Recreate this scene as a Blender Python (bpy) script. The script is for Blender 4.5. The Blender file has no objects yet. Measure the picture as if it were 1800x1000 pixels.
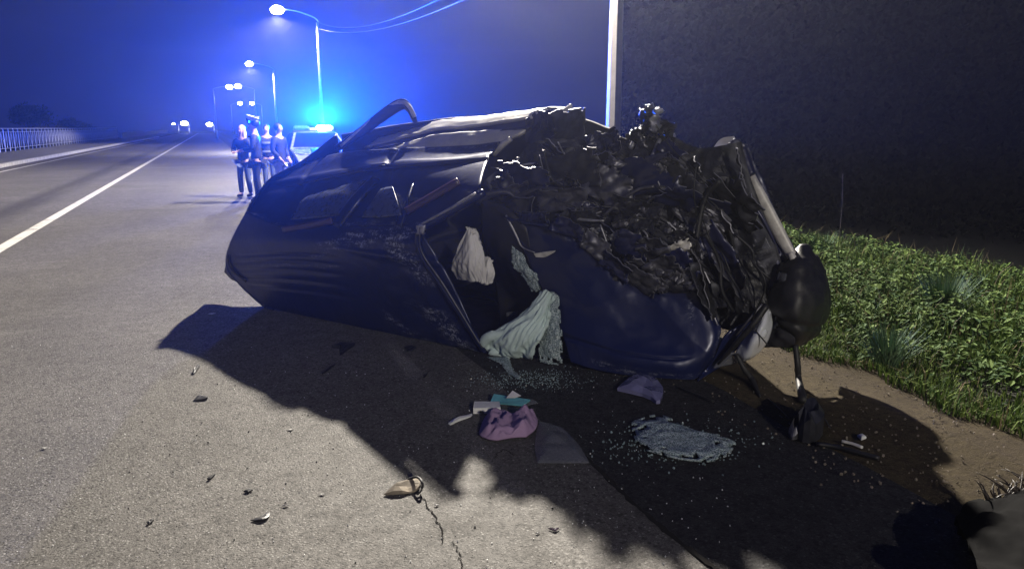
import bpy, bmesh, math, random
import numpy as np
from mathutils import Vector, Matrix, Euler, noise

random.seed(7); rng = np.random.default_rng(7)
S = bpy.context.scene
COL = S.collection

# ------------------------------------------------------------------ camera
PITCH = math.atan(275 / 1300.0); CAMH = 1.6
cam = bpy.data.cameras.new("camera"); camo = bpy.data.objects.new("camera", cam); COL.objects.link(camo)
cam.sensor_width = 36; cam.lens = 36 * 1300 / 1800.0
cam.clip_start = 0.05; cam.clip_end = 3000
camo.location = (0, 0, CAMH); camo.rotation_euler = (math.pi / 2 - PITCH, 0, 0)
S.camera = camo

# ------------------------------------------------------------------ world, exposure
wd = bpy.data.worlds.new("World"); S.world = wd; wd.use_nodes = True
wd.node_tree.nodes["Background"].inputs[0].default_value = (0.10, 0.17, 1.0, 1)
wd.node_tree.nodes["Background"].inputs[1].default_value = 0.075
S.view_settings.view_transform = 'Standard'; S.view_settings.look = 'None'
S.view_settings.exposure = 0.0; S.view_settings.gamma = 1.0; S.view_settings.use_curve_mapping = False
cy = S.cycles
cy.use_denoising = True; cy.max_bounces = 5; cy.diffuse_bounces = 2; cy.glossy_bounces = 3
cy.transmission_bounces = 3; cy.volume_bounces = 0; cy.transparent_max_bounces = 8
cy.sample_clamp_indirect = 3.0; cy.caustics_reflective = False; cy.caustics_refractive = False

# lamp powers and colours (the lamps themselves are built with their posts)
P_LAMP = 7300.0          # street lamp above the wreck
P_LAMP_FAR = 2000.0      # next lamps down the road
P_LAMP_BACK = 800.0     # the lamp of the same row behind the photographer
P_BEACON = 125000.0
C_LAMP = (1.0, 0.92, 0.80)
C_BEACON = (0.003, 0.085, 1.0)
HAZE_DENSITY = 0.0007
HEAD_A = Vector((0.05, 16.3, 8.15))

def smooth01(x): x = max(0.0, min(1.0, x)); return x * x * (3 - 2 * x)

# road frame: s runs along the road, t across it to the right
AZ = math.atan2(365 - 900, 1329)
RD = Vector((math.sin(AZ), math.cos(AZ), 0)); RR = Vector((math.cos(AZ), -math.sin(AZ), 0))
def road(s, t, z=0.0): return RD * s + RR * t + Vector((0, 0, z))
def to_st(p): return p.x * RD.x + p.y * RD.y, p.x * RR.x + p.y * RR.y

# ------------------------------------------------------------------ helpers
CP, SP = math.cos(PITCH), math.sin(PITCH)
def ray(x, y):
    u = x - 900.0; v = 500.0 - y
    return Vector((u, 1300 * CP + v * SP, -1300 * SP + v * CP))
CAM = Vector((0, 0, CAMH))
def gnd(x, y, z=0.0):
    r = ray(x, y); return CAM + r * ((z - CAMH) / r.z)
def at_depth(x, y, Y):
    r = ray(x, y); return CAM + r * (Y / r.y)

# wreck frame: F to its nose, L to its upper side, N out of its roof
A0 = gnd(850, 620)
_h, _r = math.radians(34), math.radians(12)
F = Vector((math.cos(_h), -math.sin(_h), 0)); _U = Vector((-math.sin(_h), -math.cos(_h), 0))
L = Vector((0, 0, 1)) * math.cos(_r) + _U * math.sin(_r); N = F.cross(L)
def W(a, b, c): return A0 + F * a + L * b + N * c
def U(x, y, c=0.0):
    r = ray(x, y); P0 = A0 + N * c
    p = CAM + r * ((P0 - CAM).dot(N) / r.dot(N))
    if p.z < 0.004: p = gnd(x, y, 0.004)
    return p

def tagset(o, label=None, cat=None, group=None, kind=None):
    if label: o["label"] = label
    if cat: o["category"] = cat
    if group: o["group"] = group
    if kind: o["kind"] = kind
    return o
def thing(name, label, cat, loc=(0, 0, 0), rz=0.0, group=None):
    o = bpy.data.objects.new(name, None); COL.objects.link(o)
    o.empty_display_size = 0.2; o.location = loc; o.rotation_euler = (0, 0, rz)
    return tagset(o, label, cat, group)
def world_of(o):
    m = Matrix.Translation(o.location) @ o.rotation_euler.to_matrix().to_4x4()
    if o.parent: m = world_of(o.parent) @ m
    return m
def link(name, me, mats, parent=None, loc=(0, 0, 0), rot=(0, 0, 0)):
    o = bpy.data.objects.new(name, me); COL.objects.link(o)
    o.location = loc; o.rotation_euler = rot
    if parent: o.parent = parent
    if mats is not None:
        for m in (mats if isinstance(mats, (list, tuple)) else [mats]): me.materials.append(m)
    return o
def mesh_obj(name, verts, faces, mats, parent=None, smooth=False, world=True, attr=None):
    """verts in world space (world=True): they are moved into the parent's space, or round an origin at their base"""
    vs = [Vector(v) for v in verts]; loc = Vector((0, 0, 0))
    if world:
        if parent:
            inv = world_of(parent).inverted(); vs = [inv @ v for v in vs]
            loc = Vector((0, 0, 0))
        else:
            lo = Vector((sum(v.x for v in vs) / len(vs), sum(v.y for v in vs) / len(vs), min(v.z for v in vs)))
            loc = lo; vs = [v - lo for v in vs]
    me = bpy.data.meshes.new(name); me.from_pydata([tuple(v) for v in vs], [], faces)
    if smooth: me.polygons.foreach_set("use_smooth", [True] * len(me.polygons))
    if attr is not None:
        at = me.attributes.new("wear", 'FLOAT', 'POINT'); at.data.foreach_set("value", attr)
    me.update()
    return link(name, me, mats, parent, loc)
def bm_obj(name, bm, mats, parent=None, smooth=False, loc=(0, 0, 0), rot=(0, 0, 0)):
    me = bpy.data.meshes.new(name); bm.to_mesh(me); bm.free()
    if smooth: me.polygons.foreach_set("use_smooth", [True] * len(me.polygons))
    return link(name, me, mats, parent, loc, rot)

def catmull(P, n):
    P = np.asarray(P, float); m = len(P)
    if m == 1: return np.repeat(P, n, 0)
    t = np.linspace(0, m - 1, n); i = np.minimum(t.astype(int), m - 2); f = (t - i)[:, None]
    g = lambda k: P[np.clip(k, 0, m - 1)]
    p0 = np.where((i - 1 < 0)[:, None], 2 * g(i) - g(i + 1), g(i - 1)); p1 = g(i); p2 = g(i + 1)
    p3 = np.where((i + 2 > m - 1)[:, None], 2 * g(i + 1) - g(i), g(i + 2))
    return 0.5 * (2 * p1 + (p2 - p0) * f + (2 * p0 - 5 * p1 + 4 * p2 - p3) * f ** 2 + (3 * p1 - p0 - 3 * p2 + p3) * f ** 3)

def solid_grid(G, keep, T, nrm):
    """closed sheet of thickness T from a grid of points; keep[j,i] says which cells exist"""
    nv, nu = G.shape[:2]
    top = G.reshape(-1, 3); bot = (G - nrm * T).reshape(-1, 3)
    verts = np.vstack([top, bot]); off = nv * nu; faces = []
    idx = lambda j, i: j * nu + i
    for j in range(nv - 1):
        for i in range(nu - 1):
            if not keep[j, i]: continue
            a, b, c, d = idx(j, i), idx(j, i + 1), idx(j + 1, i + 1), idx(j + 1, i)
            faces.append((a, b, c, d)); faces.append((d + off, c + off, b + off, a + off))
            for (jj, ii, e0, e1) in ((j - 1, i, a, b), (j + 1, i, c, d), (j, i - 1, d, a), (j, i + 1, b, c)):
                if jj < 0 or ii < 0 or jj >= nv - 1 or ii >= nu - 1 or not keep[jj, ii]:
                    faces.append((e1, e0, e0 + off, e1 + off))
    return verts, faces
def prune(verts, faces, attr=None):
    used = sorted({i for f in faces for i in f}); m = {k: n for n, k in enumerate(used)}
    return [verts[k] for k in used], [tuple(m[i] for i in f) for f in faces], None if attr is None else [float(attr[k]) for k in used]

def patch(name, rows, nu, nv, mat, parent, disp=None, T=0.008, wear=None, keep=None, smooth=True, face=None):
    R = np.array([catmull([tuple(p) for p in r], nu) for r in rows])
    G = np.stack([catmull(R[:, i], nv) for i in range(nu)], 1)
    def normals(G):
        n = np.cross(np.gradient(G, axis=1), np.gradient(G, axis=0)); ln = np.linalg.norm(n, axis=2, keepdims=True)
        return n / np.maximum(ln, 1e-9)
    nr = normals(G); fv = np.array(face if face is not None else tuple(N))
    flip = np.sum(nr.mean((0, 1)) * fv) < 0
    if flip: nr = -nr
    if disp:
        for j in range(nv):
            for i in range(nu):
                G[j, i] += nr[j, i] * disp(i / (nu - 1), j / (nv - 1), Vector(G[j, i]))
        nr = normals(G); nr = -nr if flip else nr
    G[..., 2] = np.maximum(G[..., 2], 0.003)
    K = np.ones((nv - 1, nu - 1), bool)
    if keep:
        for j in range(nv - 1):
            for i in range(nu - 1): K[j, i] = keep((i + .5) / (nu - 1), (j + .5) / (nv - 1), Vector(G[j, i]))
    w = None
    if wear:
        w = np.array([[wear(i / (nu - 1), j / (nv - 1), Vector(G[j, i])) for i in range(nu)] for j in range(nv)]).reshape(-1)
        w = np.concatenate([w, w * 0])
    vs, fs = solid_grid(G, K, T, nr)
    if not flip: pass
    else: fs = [tuple(reversed(f)) for f in fs]
    vs, fs, w = prune(vs, [tuple(reversed(f)) for f in fs], w)
    return mesh_obj(name, vs, fs, mat, parent, smooth, True, w)

def tube(name, pts, rad, mat, parent, n=8, sub=5, flat=1.0, ax=None):
    P = catmull([tuple(p) for p in pts], max(2, (len(pts) - 1) * sub + 1))
    R = np.interp(np.linspace(0, 1, len(P)), np.linspace(0, 1, len(rad)), rad) if isinstance(rad, (list, tuple)) else np.full(len(P), rad)
    vs = []; fs = []
    up = Vector(ax) if ax is not None else Vector((0.3, 0.2, 0.93))
    for k, p in enumerate(P):
        d = Vector(P[min(k + 1, len(P) - 1)] - P[max(k - 1, 0)]).normalized()
        x = up.cross(d)
        if x.length < 1e-3: x = Vector((1, 0, 0)).cross(d)
        x.normalize(); y = d.cross(x)
        for m in range(n):
            a = 2 * math.pi * m / n
            vs.append(Vector(p) + x * (math.cos(a) * R[k]) + y * (math.sin(a) * R[k] * flat))
    for k in range(len(P) - 1):
        for m in range(n):
            fs.append((k * n + m, k * n + (m + 1) % n, (k + 1) * n + (m + 1) % n, (k + 1) * n + m))
    fs.append(tuple(reversed(range(n)))); fs.append(tuple((len(P) - 1) * n + m for m in range(n)))
    return mesh_obj(name, vs, fs, mat, parent, True)

def plate(name, pts, depth, mat, parent, dirv=None):
    """flat polygon given real thickness along -dirv"""
    dv = Vector(dirv) if dirv is not None else N
    k = len(pts); vs = [Vector(p) for p in pts] + [Vector(p) - dv * depth for p in pts]
    fs = [tuple(range(k)), tuple(reversed(range(k, 2 * k)))] + [(i + k, (i + 1) % k + k, (i + 1) % k, i) for i in range(k)]
    o = mesh_obj(name, vs, fs, mat, parent)
    bm = bmesh.new(); bm.from_mesh(o.data); bmesh.ops.recalc_face_normals(bm, faces=bm.faces); bm.to_mesh(o.data); bm.free()
    return o
def bx(bm, x0, y0, z0, x1, y1, z1, M=None):
    r = bmesh.ops.create_cube(bm, size=1.0)
    m = Matrix.Translation(((x0 + x1) / 2, (y0 + y1) / 2, (z0 + z1) / 2)) @ Matrix.Diagonal((x1 - x0, y1 - y0, z1 - z0, 1))
    if M is not None: m = M @ m
    bmesh.ops.transform(bm, matrix=m, verts=r["verts"]); return r["verts"]
def cyl(bm, p0, p1, r0, r1=None, n=12):
    r1 = r0 if r1 is None else r1; p0 = Vector(p0); p1 = Vector(p1); d = p1 - p0
    r = bmesh.ops.create_cone(bm, cap_ends=True, segments=n, radius1=r0, radius2=r1, depth=d.length)
    m = Matrix.Translation((p0 + p1) / 2) @ d.to_track_quat('Z', 'Y').to_matrix().to_4x4()
    bmesh.ops.transform(bm, matrix=m, verts=r["verts"]); return r["verts"]

# ------------------------------------------------------------------ materials
class NT:
    def __init__(s, name):
        s.m = bpy.data.materials.new(name); s.m.use_nodes = True; s.t = s.m.node_tree; s.n = s.t.nodes; s.b = s.n["Principled BSDF"]
    def new(s, t, **kw):
        n = s.n.new(t)
        for k, v in kw.items():
            if k.startswith("i_"): n.inputs[k[2:].replace("_", " ")].default_value = v
            else: setattr(n, k, v)
        return n
    def l(s, a, b): s.t.links.new(a, b)
    def coord(s, which="Object"): return s.new("ShaderNodeTexCoord").outputs[which]
    def noise(s, scale, detail=4, rough=.6, vec=None, out="Fac"):
        n = s.new("ShaderNodeTexNoise"); n.inputs["Scale"].default_value = scale; n.inputs["Detail"].default_value = detail; n.inputs["Roughness"].default_value = rough
        if vec is None: vec = s.coord()
        s.l(vec, n.inputs["Vector"]); return n.outputs[out]
    def ramp(s, fac, stops):
        r = s.new("ShaderNodeValToRGB"); e = r.color_ramp.elements
        while len(e) < len(stops): e.new(0.5)
        for k, (p, c) in enumerate(stops):
            e[k].position = p; e[k].color = (c, c, c, 1) if isinstance(c, (int, float)) else (*c, 1)
        s.l(fac, r.inputs[0]); return r.outputs[0]
    def mix(s, fac, a, b, mode='MIX'):
        n = s.new("ShaderNodeMix", data_type='RGBA', blend_type=mode)
        for k, v in ((0, fac), (6, a), (7, b)):
            if hasattr(v, "is_output"): s.l(v, n.inputs[k])
            elif isinstance(v, (int, float)): n.inputs[k].default_value = v if k == 0 else (v, v, v, 1)
            else: n.inputs[k].default_value = (*v, 1)
        return n.outputs[2]
    def math(s, op, a, b=None):
        n = s.new("ShaderNodeMath", operation=op)
        for k, v in ((0, a), (1, b)):
            if v is None: continue
            if hasattr(v, "is_output"): s.l(v, n.inputs[k])
            else: n.inputs[k].default_value = v
        return n.outputs[0]
    def mapping(s, vec, scale=(1, 1, 1), rot=(0, 0, 0)):
        n = s.new("ShaderNodeMapping"); n.inputs["Scale"].default_value = scale; n.inputs["Rotation"].default_value = rot; s.l(vec, n.inputs["Vector"]); return n.outputs[0]
    def bump(s, h, strength=.4, dist=.01):
        n = s.new("ShaderNodeBump"); n.inputs["Strength"].default_value = strength; n.inputs["Distance"].default_value = dist
        s.l(h, n.inputs["Height"]); s.l(n.outputs[0], s.b.inputs["Normal"]); return n.outputs[0]
    def base(s, c):
        if hasattr(c, "is_output"): s.l(c, s.b.inputs["Base Color"])
        else: s.b.inputs["Base Color"].default_value = (*c, 1)
    def set(s, **kw):
        for k, v in kw.items():
            i = s.b.inputs[k.replace("_", " ")]
            if hasattr(v, "is_output"): s.l(v, i)
            else: i.default_value = v

def simple(name, col, rough=.5, metal=0.0, vary=.25, scale=8, bump=0.0, bscale=40, **kw):
    t = NT(name); f = t.noise(scale)
    t.base(t.mix(t.ramp(f, [(.3, 0), (.7, 1)]), tuple(c * (1 - vary) for c in col), tuple(min(1, c * (1 + vary)) for c in col)))
    t.set(Metallic=metal)
    t.set(Roughness=t.math('MULTIPLY_ADD', f, .3) if False else t.math('ADD', t.math('MULTIPLY', f, .3), rough - .15))
    if bump: t.bump(t.noise(bscale), bump, .004)
    for k, v in kw.items(): t.b.inputs[k.replace("_", " ")].default_value = v
    return t.m
def emitter(name, col, strength):
    t = NT(name); t.base((.6, .6, .6)); t.b.inputs["Emission Color"].default_value = (*col, 1); t.b.inputs["Emission Strength"].default_value = strength
    try: t.m.cycles.emission_sampling = 'NONE'
    except Exception: pass
    return t.m

def paint_mat(name, col, dull=0.0):
    """car paint with dust, fine scratches and the scuffs of the 'wear' attribute"""
    t = NT(name); o = t.coord()
    at = t.new("ShaderNodeAttribute", attribute_name="wear").outputs["Fac"]
    st1 = t.noise(9, 7, .75, t.mapping(o, (1, 1, 4), (.3, .5, .55))); st2 = t.noise(22, 7, .8, t.mapping(o, (1, 5, 2), (.2, .9, .1)))
    fine = t.math('MULTIPLY', st1, st2)
    grain = t.noise(60, 6, .8)
    sc = t.math('MULTIPLY', at, t.ramp(t.math('ADD', t.math('MULTIPLY', fine, 2.2), t.math('MULTIPLY', grain, .5)), [(.80, 0), (1.02, 1)]))
    stray = t.ramp(fine, [(.40, 0), (.47, .40)])
    dust = t.ramp(t.noise(3.5, 5, .65), [(.45, 0.0), (.8, .09 + dull)])
    c = t.mix(dust, col, (.10, .10, .12)); c = t.mix(stray, c, (.12, .12, .17)); c = t.mix(sc, c, (.42, .44, .52))
    t.base(c)
    t.set(Roughness=t.math('ADD', t.math('MULTIPLY', dust, 1.2), t.math('ADD', t.math('MULTIPLY', sc, .35), .33)), Metallic=.15)
    t.b.inputs["Coat Weight"].default_value = .22; t.b.inputs["Coat Roughness"].default_value = .28
    t.bump(t.math('ADD', t.math('MULTIPLY', t.noise(4, 3), 1.0), t.math('MULTIPLY', sc, .06)), .35, .02)
    return t.m
M = {}
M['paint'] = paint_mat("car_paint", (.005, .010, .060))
M['paint_dull'] = paint_mat("dusty_paint", (.009, .012, .06), .12)
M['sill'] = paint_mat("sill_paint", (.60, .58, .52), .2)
M['black'] = simple("black_plastic", (.012, .012, .014), .5, 0, .4, 20, .3, 90)
M['trim'] = simple("reddish_trim", (.05, .03, .055), .35)
M['cabin'] = simple("cabin_cloth", (.012, .012, .018), .8, 0, .3, 30)
M['dash'] = simple("dash_plastic", (.02, .02, .026), .55, 0, .3, 20)
M['glassdark'] = simple("dusty_side_glass", (.045, .052, .08), .3, 0, .5, 25, .25, 120)
M['steel'] = simple("dark_torn_steel", (.035, .036, .046), .52, .5, .5, 14, .4, 30)
M['steel2'] = simple("grey_torn_steel", (.12, .12, .14), .48, .7, .4, 18, .4, 30)
M['alu'] = simple("cast_aluminium", (.40, .40, .43), .5, .7, .3, 30, .5, 50)
M['bare'] = simple('bare_torn_edge', (.24, .24, .27), .4, .6, .2, 20)  # bare metal of torn edges; its pale tone also draws the edge highlights
M['stone'] = simple('pale_dirt_stone', (.20, .17, .13), .9, 0, .5, 9)
M['scrap'] = simple('pale_scrap', (.38, .37, .35), .7, 0, .2, 20)
M['whitish'] = simple("scratched_white_metal", (.62, .60, .55), .45, .1, .3, 14, .4, 40)
M['rubber'] = simple("rubber", (.014, .014, .015), .6, 0, .3, 20)
M['airbag'] = simple("airbag_fabric", (.74, .73, .72), .85, 0, .06, 9, .3, 60)
M['airbag_green'] = simple("greenish_airbag_fabric", (.50, .62, .60), .8, 0, .08, 9, .3, 60)
M['purple'] = simple("mauve_fabric", (.30, .20, .33), .9, 0, .15, 10, .4, 80)
M['bundle_shade'] = simple("shaded_bundle_fabric", (.006, .006, .0063), .9, 0, .4, 7, .4, 40, Specular_IOR_Level=.05)  # fabric near black: the shadow over the bundle is put into its colour
M['card'] = simple("white_card", (.70, .70, .68), .6, 0, .08, 20)
M['teal'] = simple("teal_print", (.10, .30, .36), .35, 0, .25, 20)
M['chrome'] = simple("reflector_chrome", (.75, .75, .78), .15, 1.0, .05)
M['concrete'] = simple("pole_concrete", (.27, .25, .24), .85, 0, .14, 6, .4, 50)
M['galv'] = simple("galvanised_steel", (.42, .43, .45), .45, .6, .15, 10)
M['wire'] = simple("wire_sheath", (.03, .03, .032), .5)
M['police_white'] = simple("pale_vehicle_paint", (.20, .22, .28), .25, 0, .05, 4, Coat_Weight=.5)
M['police_blue'] = simple("blue_vehicle_stripe", (.02, .06, .35), .3, 0, .05, 4)
M['glass'] = simple("vehicle_glass", (.01, .012, .016), .08, 0, .2, 4)
M['skin'] = simple("skin", (.50, .31, .24), .55, 0, .08, 14)
M['hair_blond'] = simple("blond_hair", (.46, .35, .20), .5, 0, .25, 60)
M['hair_dark'] = simple("dark_hair", (.03, .022, .018), .5, 0, .3, 60)
M['jacket'] = simple("dark_jacket", (.02, .022, .035), .75, 0, .3, 20, .3, 60)
M['uniform'] = simple("police_uniform", (.014, .016, .03), .7, 0, .3, 20, .3, 60)
M['jeans'] = simple("jeans", (.07, .09, .15), .85, 0, .2, 30)
M['pale'] = simple("pale_trousers", (.62, .60, .60), .8, 0, .1, 20)
M['reflect'] = simple("reflective_tape", (.25, .26, .25), .25, .2, .05)
M['shoe'] = simple("shoe_leather", (.02, .02, .02), .5)
M['bark'] = simple("bark", (.10, .08, .06), .9, 0, .4, 12, .6, 30)
M['kerb'] = simple("kerb_stone", (.40, .39, .37), .85, 0, .2, 3, .4, 40)
M['sidewalk'] = simple("sidewalk_asphalt", (.15, .145, .145), .9, 0, .3, 4, .5, 80)
M['lens'] = emitter("lamp_glow", (1, .95, .82), 60)
M['lens_far'] = emitter("far_lamp_glow", (1, .93, .78), 60)
M['beacon'] = emitter("beacon_glow", (.35, .8, 1.0), 40)
M['beacon_off'] = simple("beacon_cover", (.05, .12, .5), .15)

def glass_shatter():
    t = NT("shattered_laminated_glass"); o = t.coord()
    v = t.new("ShaderNodeTexVoronoi", feature='DISTANCE_TO_EDGE'); v.inputs["Scale"].default_value = 75; t.l(o, v.inputs["Vector"])
    cr = t.ramp(v.outputs["Distance"], [(.0, 1), (.12, 0)])
    c2 = t.noise(35, 4, .7)
    t.base(t.mix(t.math('MULTIPLY', cr, .9), t.mix(t.ramp(c2, [(.35, 0), (.65, 1)]), (.07, .11, .12), (.28, .37, .38)), (.62, .70, .70)))
    t.set(Roughness=.22); t.bump(t.math('ADD', v.outputs["Distance"], c2), .8, .01)
    return t.m
M['shatter'] = glass_shatter()
t = NT('crack_shadow'); t.base((.03, .029, .028)); t.set(Roughness=1.0); t.b.inputs['Specular IOR Level'].default_value = 0; M['crack'] = t.m
t = NT("headlight_lens"); t.base((.62, .64, .68)); t.set(Roughness=.12, Coat_Weight=.8); t.bump(t.noise(14, 2), .25, .02); M['headlens'] = t.m
t = NT("milky_plastic_sheet"); t.base(t.mix(t.noise(6), (.14, .15, .18), (.26, .27, .31))); t.set(Roughness=.3, Alpha=.32); M['film'] = t.m
t = NT("violet_glass_pane"); t.base(t.mix(t.noise(10), (.10, .10, .20), (.24, .24, .42))); t.set(Roughness=.12, Coat_Weight=.6); M['violet'] = t.m

def asphalt(name, dark, light, rough_scale, bump, marks=True, speck=(.36, .35, .33)):
    t = NT(name); o = t.coord(); t.b.inputs['Specular IOR Level'].default_value = .22
    big = t.noise(.55, 5, .6); mid = t.noise(7, 5, .65); fine = t.noise(170 * rough_scale, 3, .8)
    v = t.new("ShaderNodeTexVoronoi"); v.inputs["Scale"].default_value = 72 * rough_scale; t.l(o, v.inputs["Vector"])
    stone = t.ramp(v.outputs["Distance"], [(.12, 1), (.5, 0)])
    vcol = t.ramp(v.outputs["Color"], [(.2, 0), (.85, 1)])
    c = t.mix(t.ramp(big, [(.35, 0), (.65, 1)]), dark, light)
    c = t.mix(t.math('MULTIPLY', t.ramp(mid, [(.35, 0), (.65, 1)]), .35), c, tuple(x * .72 for x in dark))
    c = t.mix(t.ramp(v.outputs['Color'], [(.15, .75), (.45, 0)]), c, tuple(x * .30 for x in dark))
    c = t.mix(t.math('MULTIPLY', t.ramp(v.outputs['Color'], [(.55, 0), (.9, 1)]), t.math('MULTIPLY', stone, .9)), c, speck)
    c = t.mix(t.ramp(fine, [(.50, 0), (.58, .8)]), c, tuple(x * .25 for x in dark))
    if marks:   # dark rubber and damp streaks along the lanes, a patch across the lane
        sx = t.new("ShaderNodeSeparateXYZ"); t.l(o, sx.inputs[0])
        st = t.noise(1.0, 5, .6, t.mapping(o, (1.6, .09, 1)))
        lane = t.new("ShaderNodeValToRGB"); e = lane.color_ramp.elements
        e[0].position = 0; e[0].color = (0, 0, 0, 1); e[1].position = 1; e[1].color = (0, 0, 0, 1)
        for p, c_ in ((.385, 0), (.415, 1), (.44, .8), (.475, 0), (.60, .0), (.66, .12), (.72, 0)):
            q = e.new(p); q.color = (c_, c_, c_, 1)
        t.l(t.math('ADD', t.math('MULTIPLY', sx.outputs[0], .1), .8), lane.inputs[0])
        f = t.math('MULTIPLY', lane.outputs[0], t.ramp(st, [(.32, 0), (.48, .9)]))
        c = t.mix(f, c, tuple(x * .35 for x in dark))
        pat = t.ramp(t.noise(.8, 3, .5, t.mapping(o, (.35, 1.2, 1))), [(.60, 0), (.72, .45)])
        c = t.mix(pat, c, tuple(x * .5 for x in dark))
    t.base(c); t.set(Roughness=t.math('ADD', t.math('MULTIPLY', mid, .35), .52))
    t.bump(t.math('ADD', t.math('MULTIPLY', stone, .5), t.math('MULTIPLY', fine, .8)), bump, .006)
    return t.m
M['road'] = asphalt("worn_asphalt", (.118, .111, .101), (.170, .160, .146), 1.0, .55)
M['strip'] = asphalt("dark_edge_asphalt", (.032, .031, .033), (.05, .048, .05), .8, .9, False, (.10, .10, .10))
def dirtmat():
    t = NT("trodden_dirt"); a = t.noise(1.6, 6, .65); b = t.noise(22, 6, .75); g = t.noise(120, 3, .7)
    c = t.mix(t.ramp(a, [(.3, 0), (.7, 1)]), (.050, .039, .022), (.095, .075, .043))
    c = t.mix(t.ramp(b, [(.45, 0), (.62, .8)]), c, (.045, .034, .024)); c = t.mix(t.ramp(g, [(.62, 0), (.72, .7)]), c, (.34, .30, .24))
    t.b.inputs['Specular IOR Level'].default_value = .15
    t.base(c); t.set(Roughness=.95); t.bump(t.math('ADD', b, t.math('MULTIPLY', g, .4)), .9, .03); return t.m
M['dirt'] = dirtmat()
t = NT("earth_ground"); t.base(t.mix(t.noise(1.2, 6), (.010, .011, .006), (.022, .022, .012))); t.set(Roughness=1.0); t.bump(t.noise(9, 5), .8, .05); M['earth'] = t.m
def linepaint(name, lo, hi, amt=1.0):
    t = NT(name); w = t.math('ADD', t.noise(45, 4, .75), t.math('MULTIPLY', t.noise(3, 4, .6), .6))
    t.base((.58, .56, .52)); t.set(Roughness=.75, Alpha=t.math('MULTIPLY', t.ramp(w, [(lo, 1), (hi, 0)]), amt)); t.bump(t.noise(90), .5, .006); return t.m
M['line'] = linepaint("road_paint", .85, 1.05)
M['line_worn'] = linepaint("worn_road_paint", .52, .80, .5)
def leafmat(name, c0, c1):
    t = NT(name); a = t.new("ShaderNodeAttribute", attribute_name="wear").outputs["Fac"]
    t.base(t.mix(a, c0, c1)); t.set(Roughness=.75)
    t.b.inputs["Specular IOR Level"].default_value = .15
    return t.m
M['grass'] = leafmat("grass_blades", (.026, .065, .012), (.19, .26, .055))
M['weed'] = leafmat("weed_leaves", (.018, .055, .010), (.14, .21, .045))
M['tuft'] = leafmat("pale_tuft", (.04, .09, .05), (.12, .18, .10))
M['crown'] = leafmat("tree_leaves", (.05, .06, .035), (.13, .14, .09))

# ------------------------------------------------------------------ ground, road, kerb
road_rot = (0, 0, -AZ)
def sheet(name, t0, t1, s0, s1, z, mat, nt=2, ns=2, edge=None, kind='structure'):
    vs = []; fs = []
    for j in range(ns):
        s = s0 + (s1 - s0) * j / (ns - 1)
        for i in range(nt):
            u = i / (nt - 1); e = edge(s) if edge else (0, 0)
            vs.append((t0 + e[0] + (t1 + e[1] - t0 - e[0]) * u, s, 0))
    for j in range(ns - 1):
        for i in range(nt - 1): fs.append((j * nt + i, j * nt + i + 1, (j + 1) * nt + i + 1, (j + 1) * nt + i))
    me = bpy.data.meshes.new(name); me.from_pydata(vs, [], fs)
    o = link(name, me, mat, None, (0, 0, z), (0, 0, -AZ)); o["kind"] = kind; return o

def terrain():
    ts = np.concatenate([np.linspace(-160, -14, 14), np.linspace(-12.6, 3, 6), np.linspace(3.3, 13, 60), np.linspace(14, 40, 24), np.linspace(46, 200, 12)])
    ss = np.concatenate([np.linspace(-60, -6, 12), np.linspace(-5, 16, 85), np.linspace(17, 60, 40), np.linspace(66, 420, 30)])
    vs = []; fs = []
    for s in ss:
        for t in ts:
            p = Vector((t, s, 0)); z = -0.013
            if t > 3.2:
                k = smooth01((t - 3.95) / 1.2)
                z += k * (.05 * noise.noise(p * 1.1) + .03 * noise.noise(p * 3) + .06)
            if t > 6.6: z -= 7.0 * smooth01((t - 6.6) / 15.0)
            if t < -12.7: z -= 4.0 * smooth01((-12.7 - t) / 14.0)
            vs.append((t, s, z))
    n = len(ts)
    for j in range(len(ss) - 1):
        for i in range(n - 1): fs.append((j * n + i, j * n + i + 1, (j + 1) * n + i + 1, (j + 1) * n + i))
    me = bpy.data.meshes.new("ground"); me.from_pydata(vs, [], fs); me.polygons.foreach_set("use_smooth", [True] * len(fs))
    o = link("ground", me, M['earth'], None, (0, 0, 0), road_rot); o["kind"] = 'structure'
def veg_z(t, s):
    p = Vector((t, s, 0)); z = -.013
    z += smooth01((t - 3.95) / 1.2) * (.05 * noise.noise(p * 1.1) + .03 * noise.noise(p * 3) + .06)
    if t > 6.6: z -= 7.0 * smooth01((t - 6.6) / 15.0)
    return z
terrain()
wob = lambda s: (.0, .10 * noise.noise(Vector((s * .9, 3, 0))) + .05 * noise.noise(Vector((s * 3.1, 7, 0))))
sheet("dirt_shoulder", 2.2, 4.25, -20, 260, -0.0085, M['dirt'], 3, 400, lambda s: (0, .2 * noise.noise(Vector((s * .8, 1, 0)))))
sheet("dark_asphalt_strip", 1.3, 2.85, -20, 260, -0.004, M['strip'], 2, 500, wob)
sheet("road", -7.95, 1.6, -20, 262, 0.0, M['road'], 2, 600, lambda s: (0, .025 * noise.noise(Vector((s * 2.3, 9, 0))) + .012 * noise.noise(Vector((s * 9, 4, 0)))))
for nm, t0, w, m, s1 in (("centre_line", -2.73, .17, 'line', 250), ("left_edge_line", -7.25, .13, 'line', 250), ("right_edge_line", 1.15, .11, 'line_worn', 250)):
    sheet(nm, t0 - w / 2, t0 + w / 2, -15, s1, 0.004, M[m], 2, 2)
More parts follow.
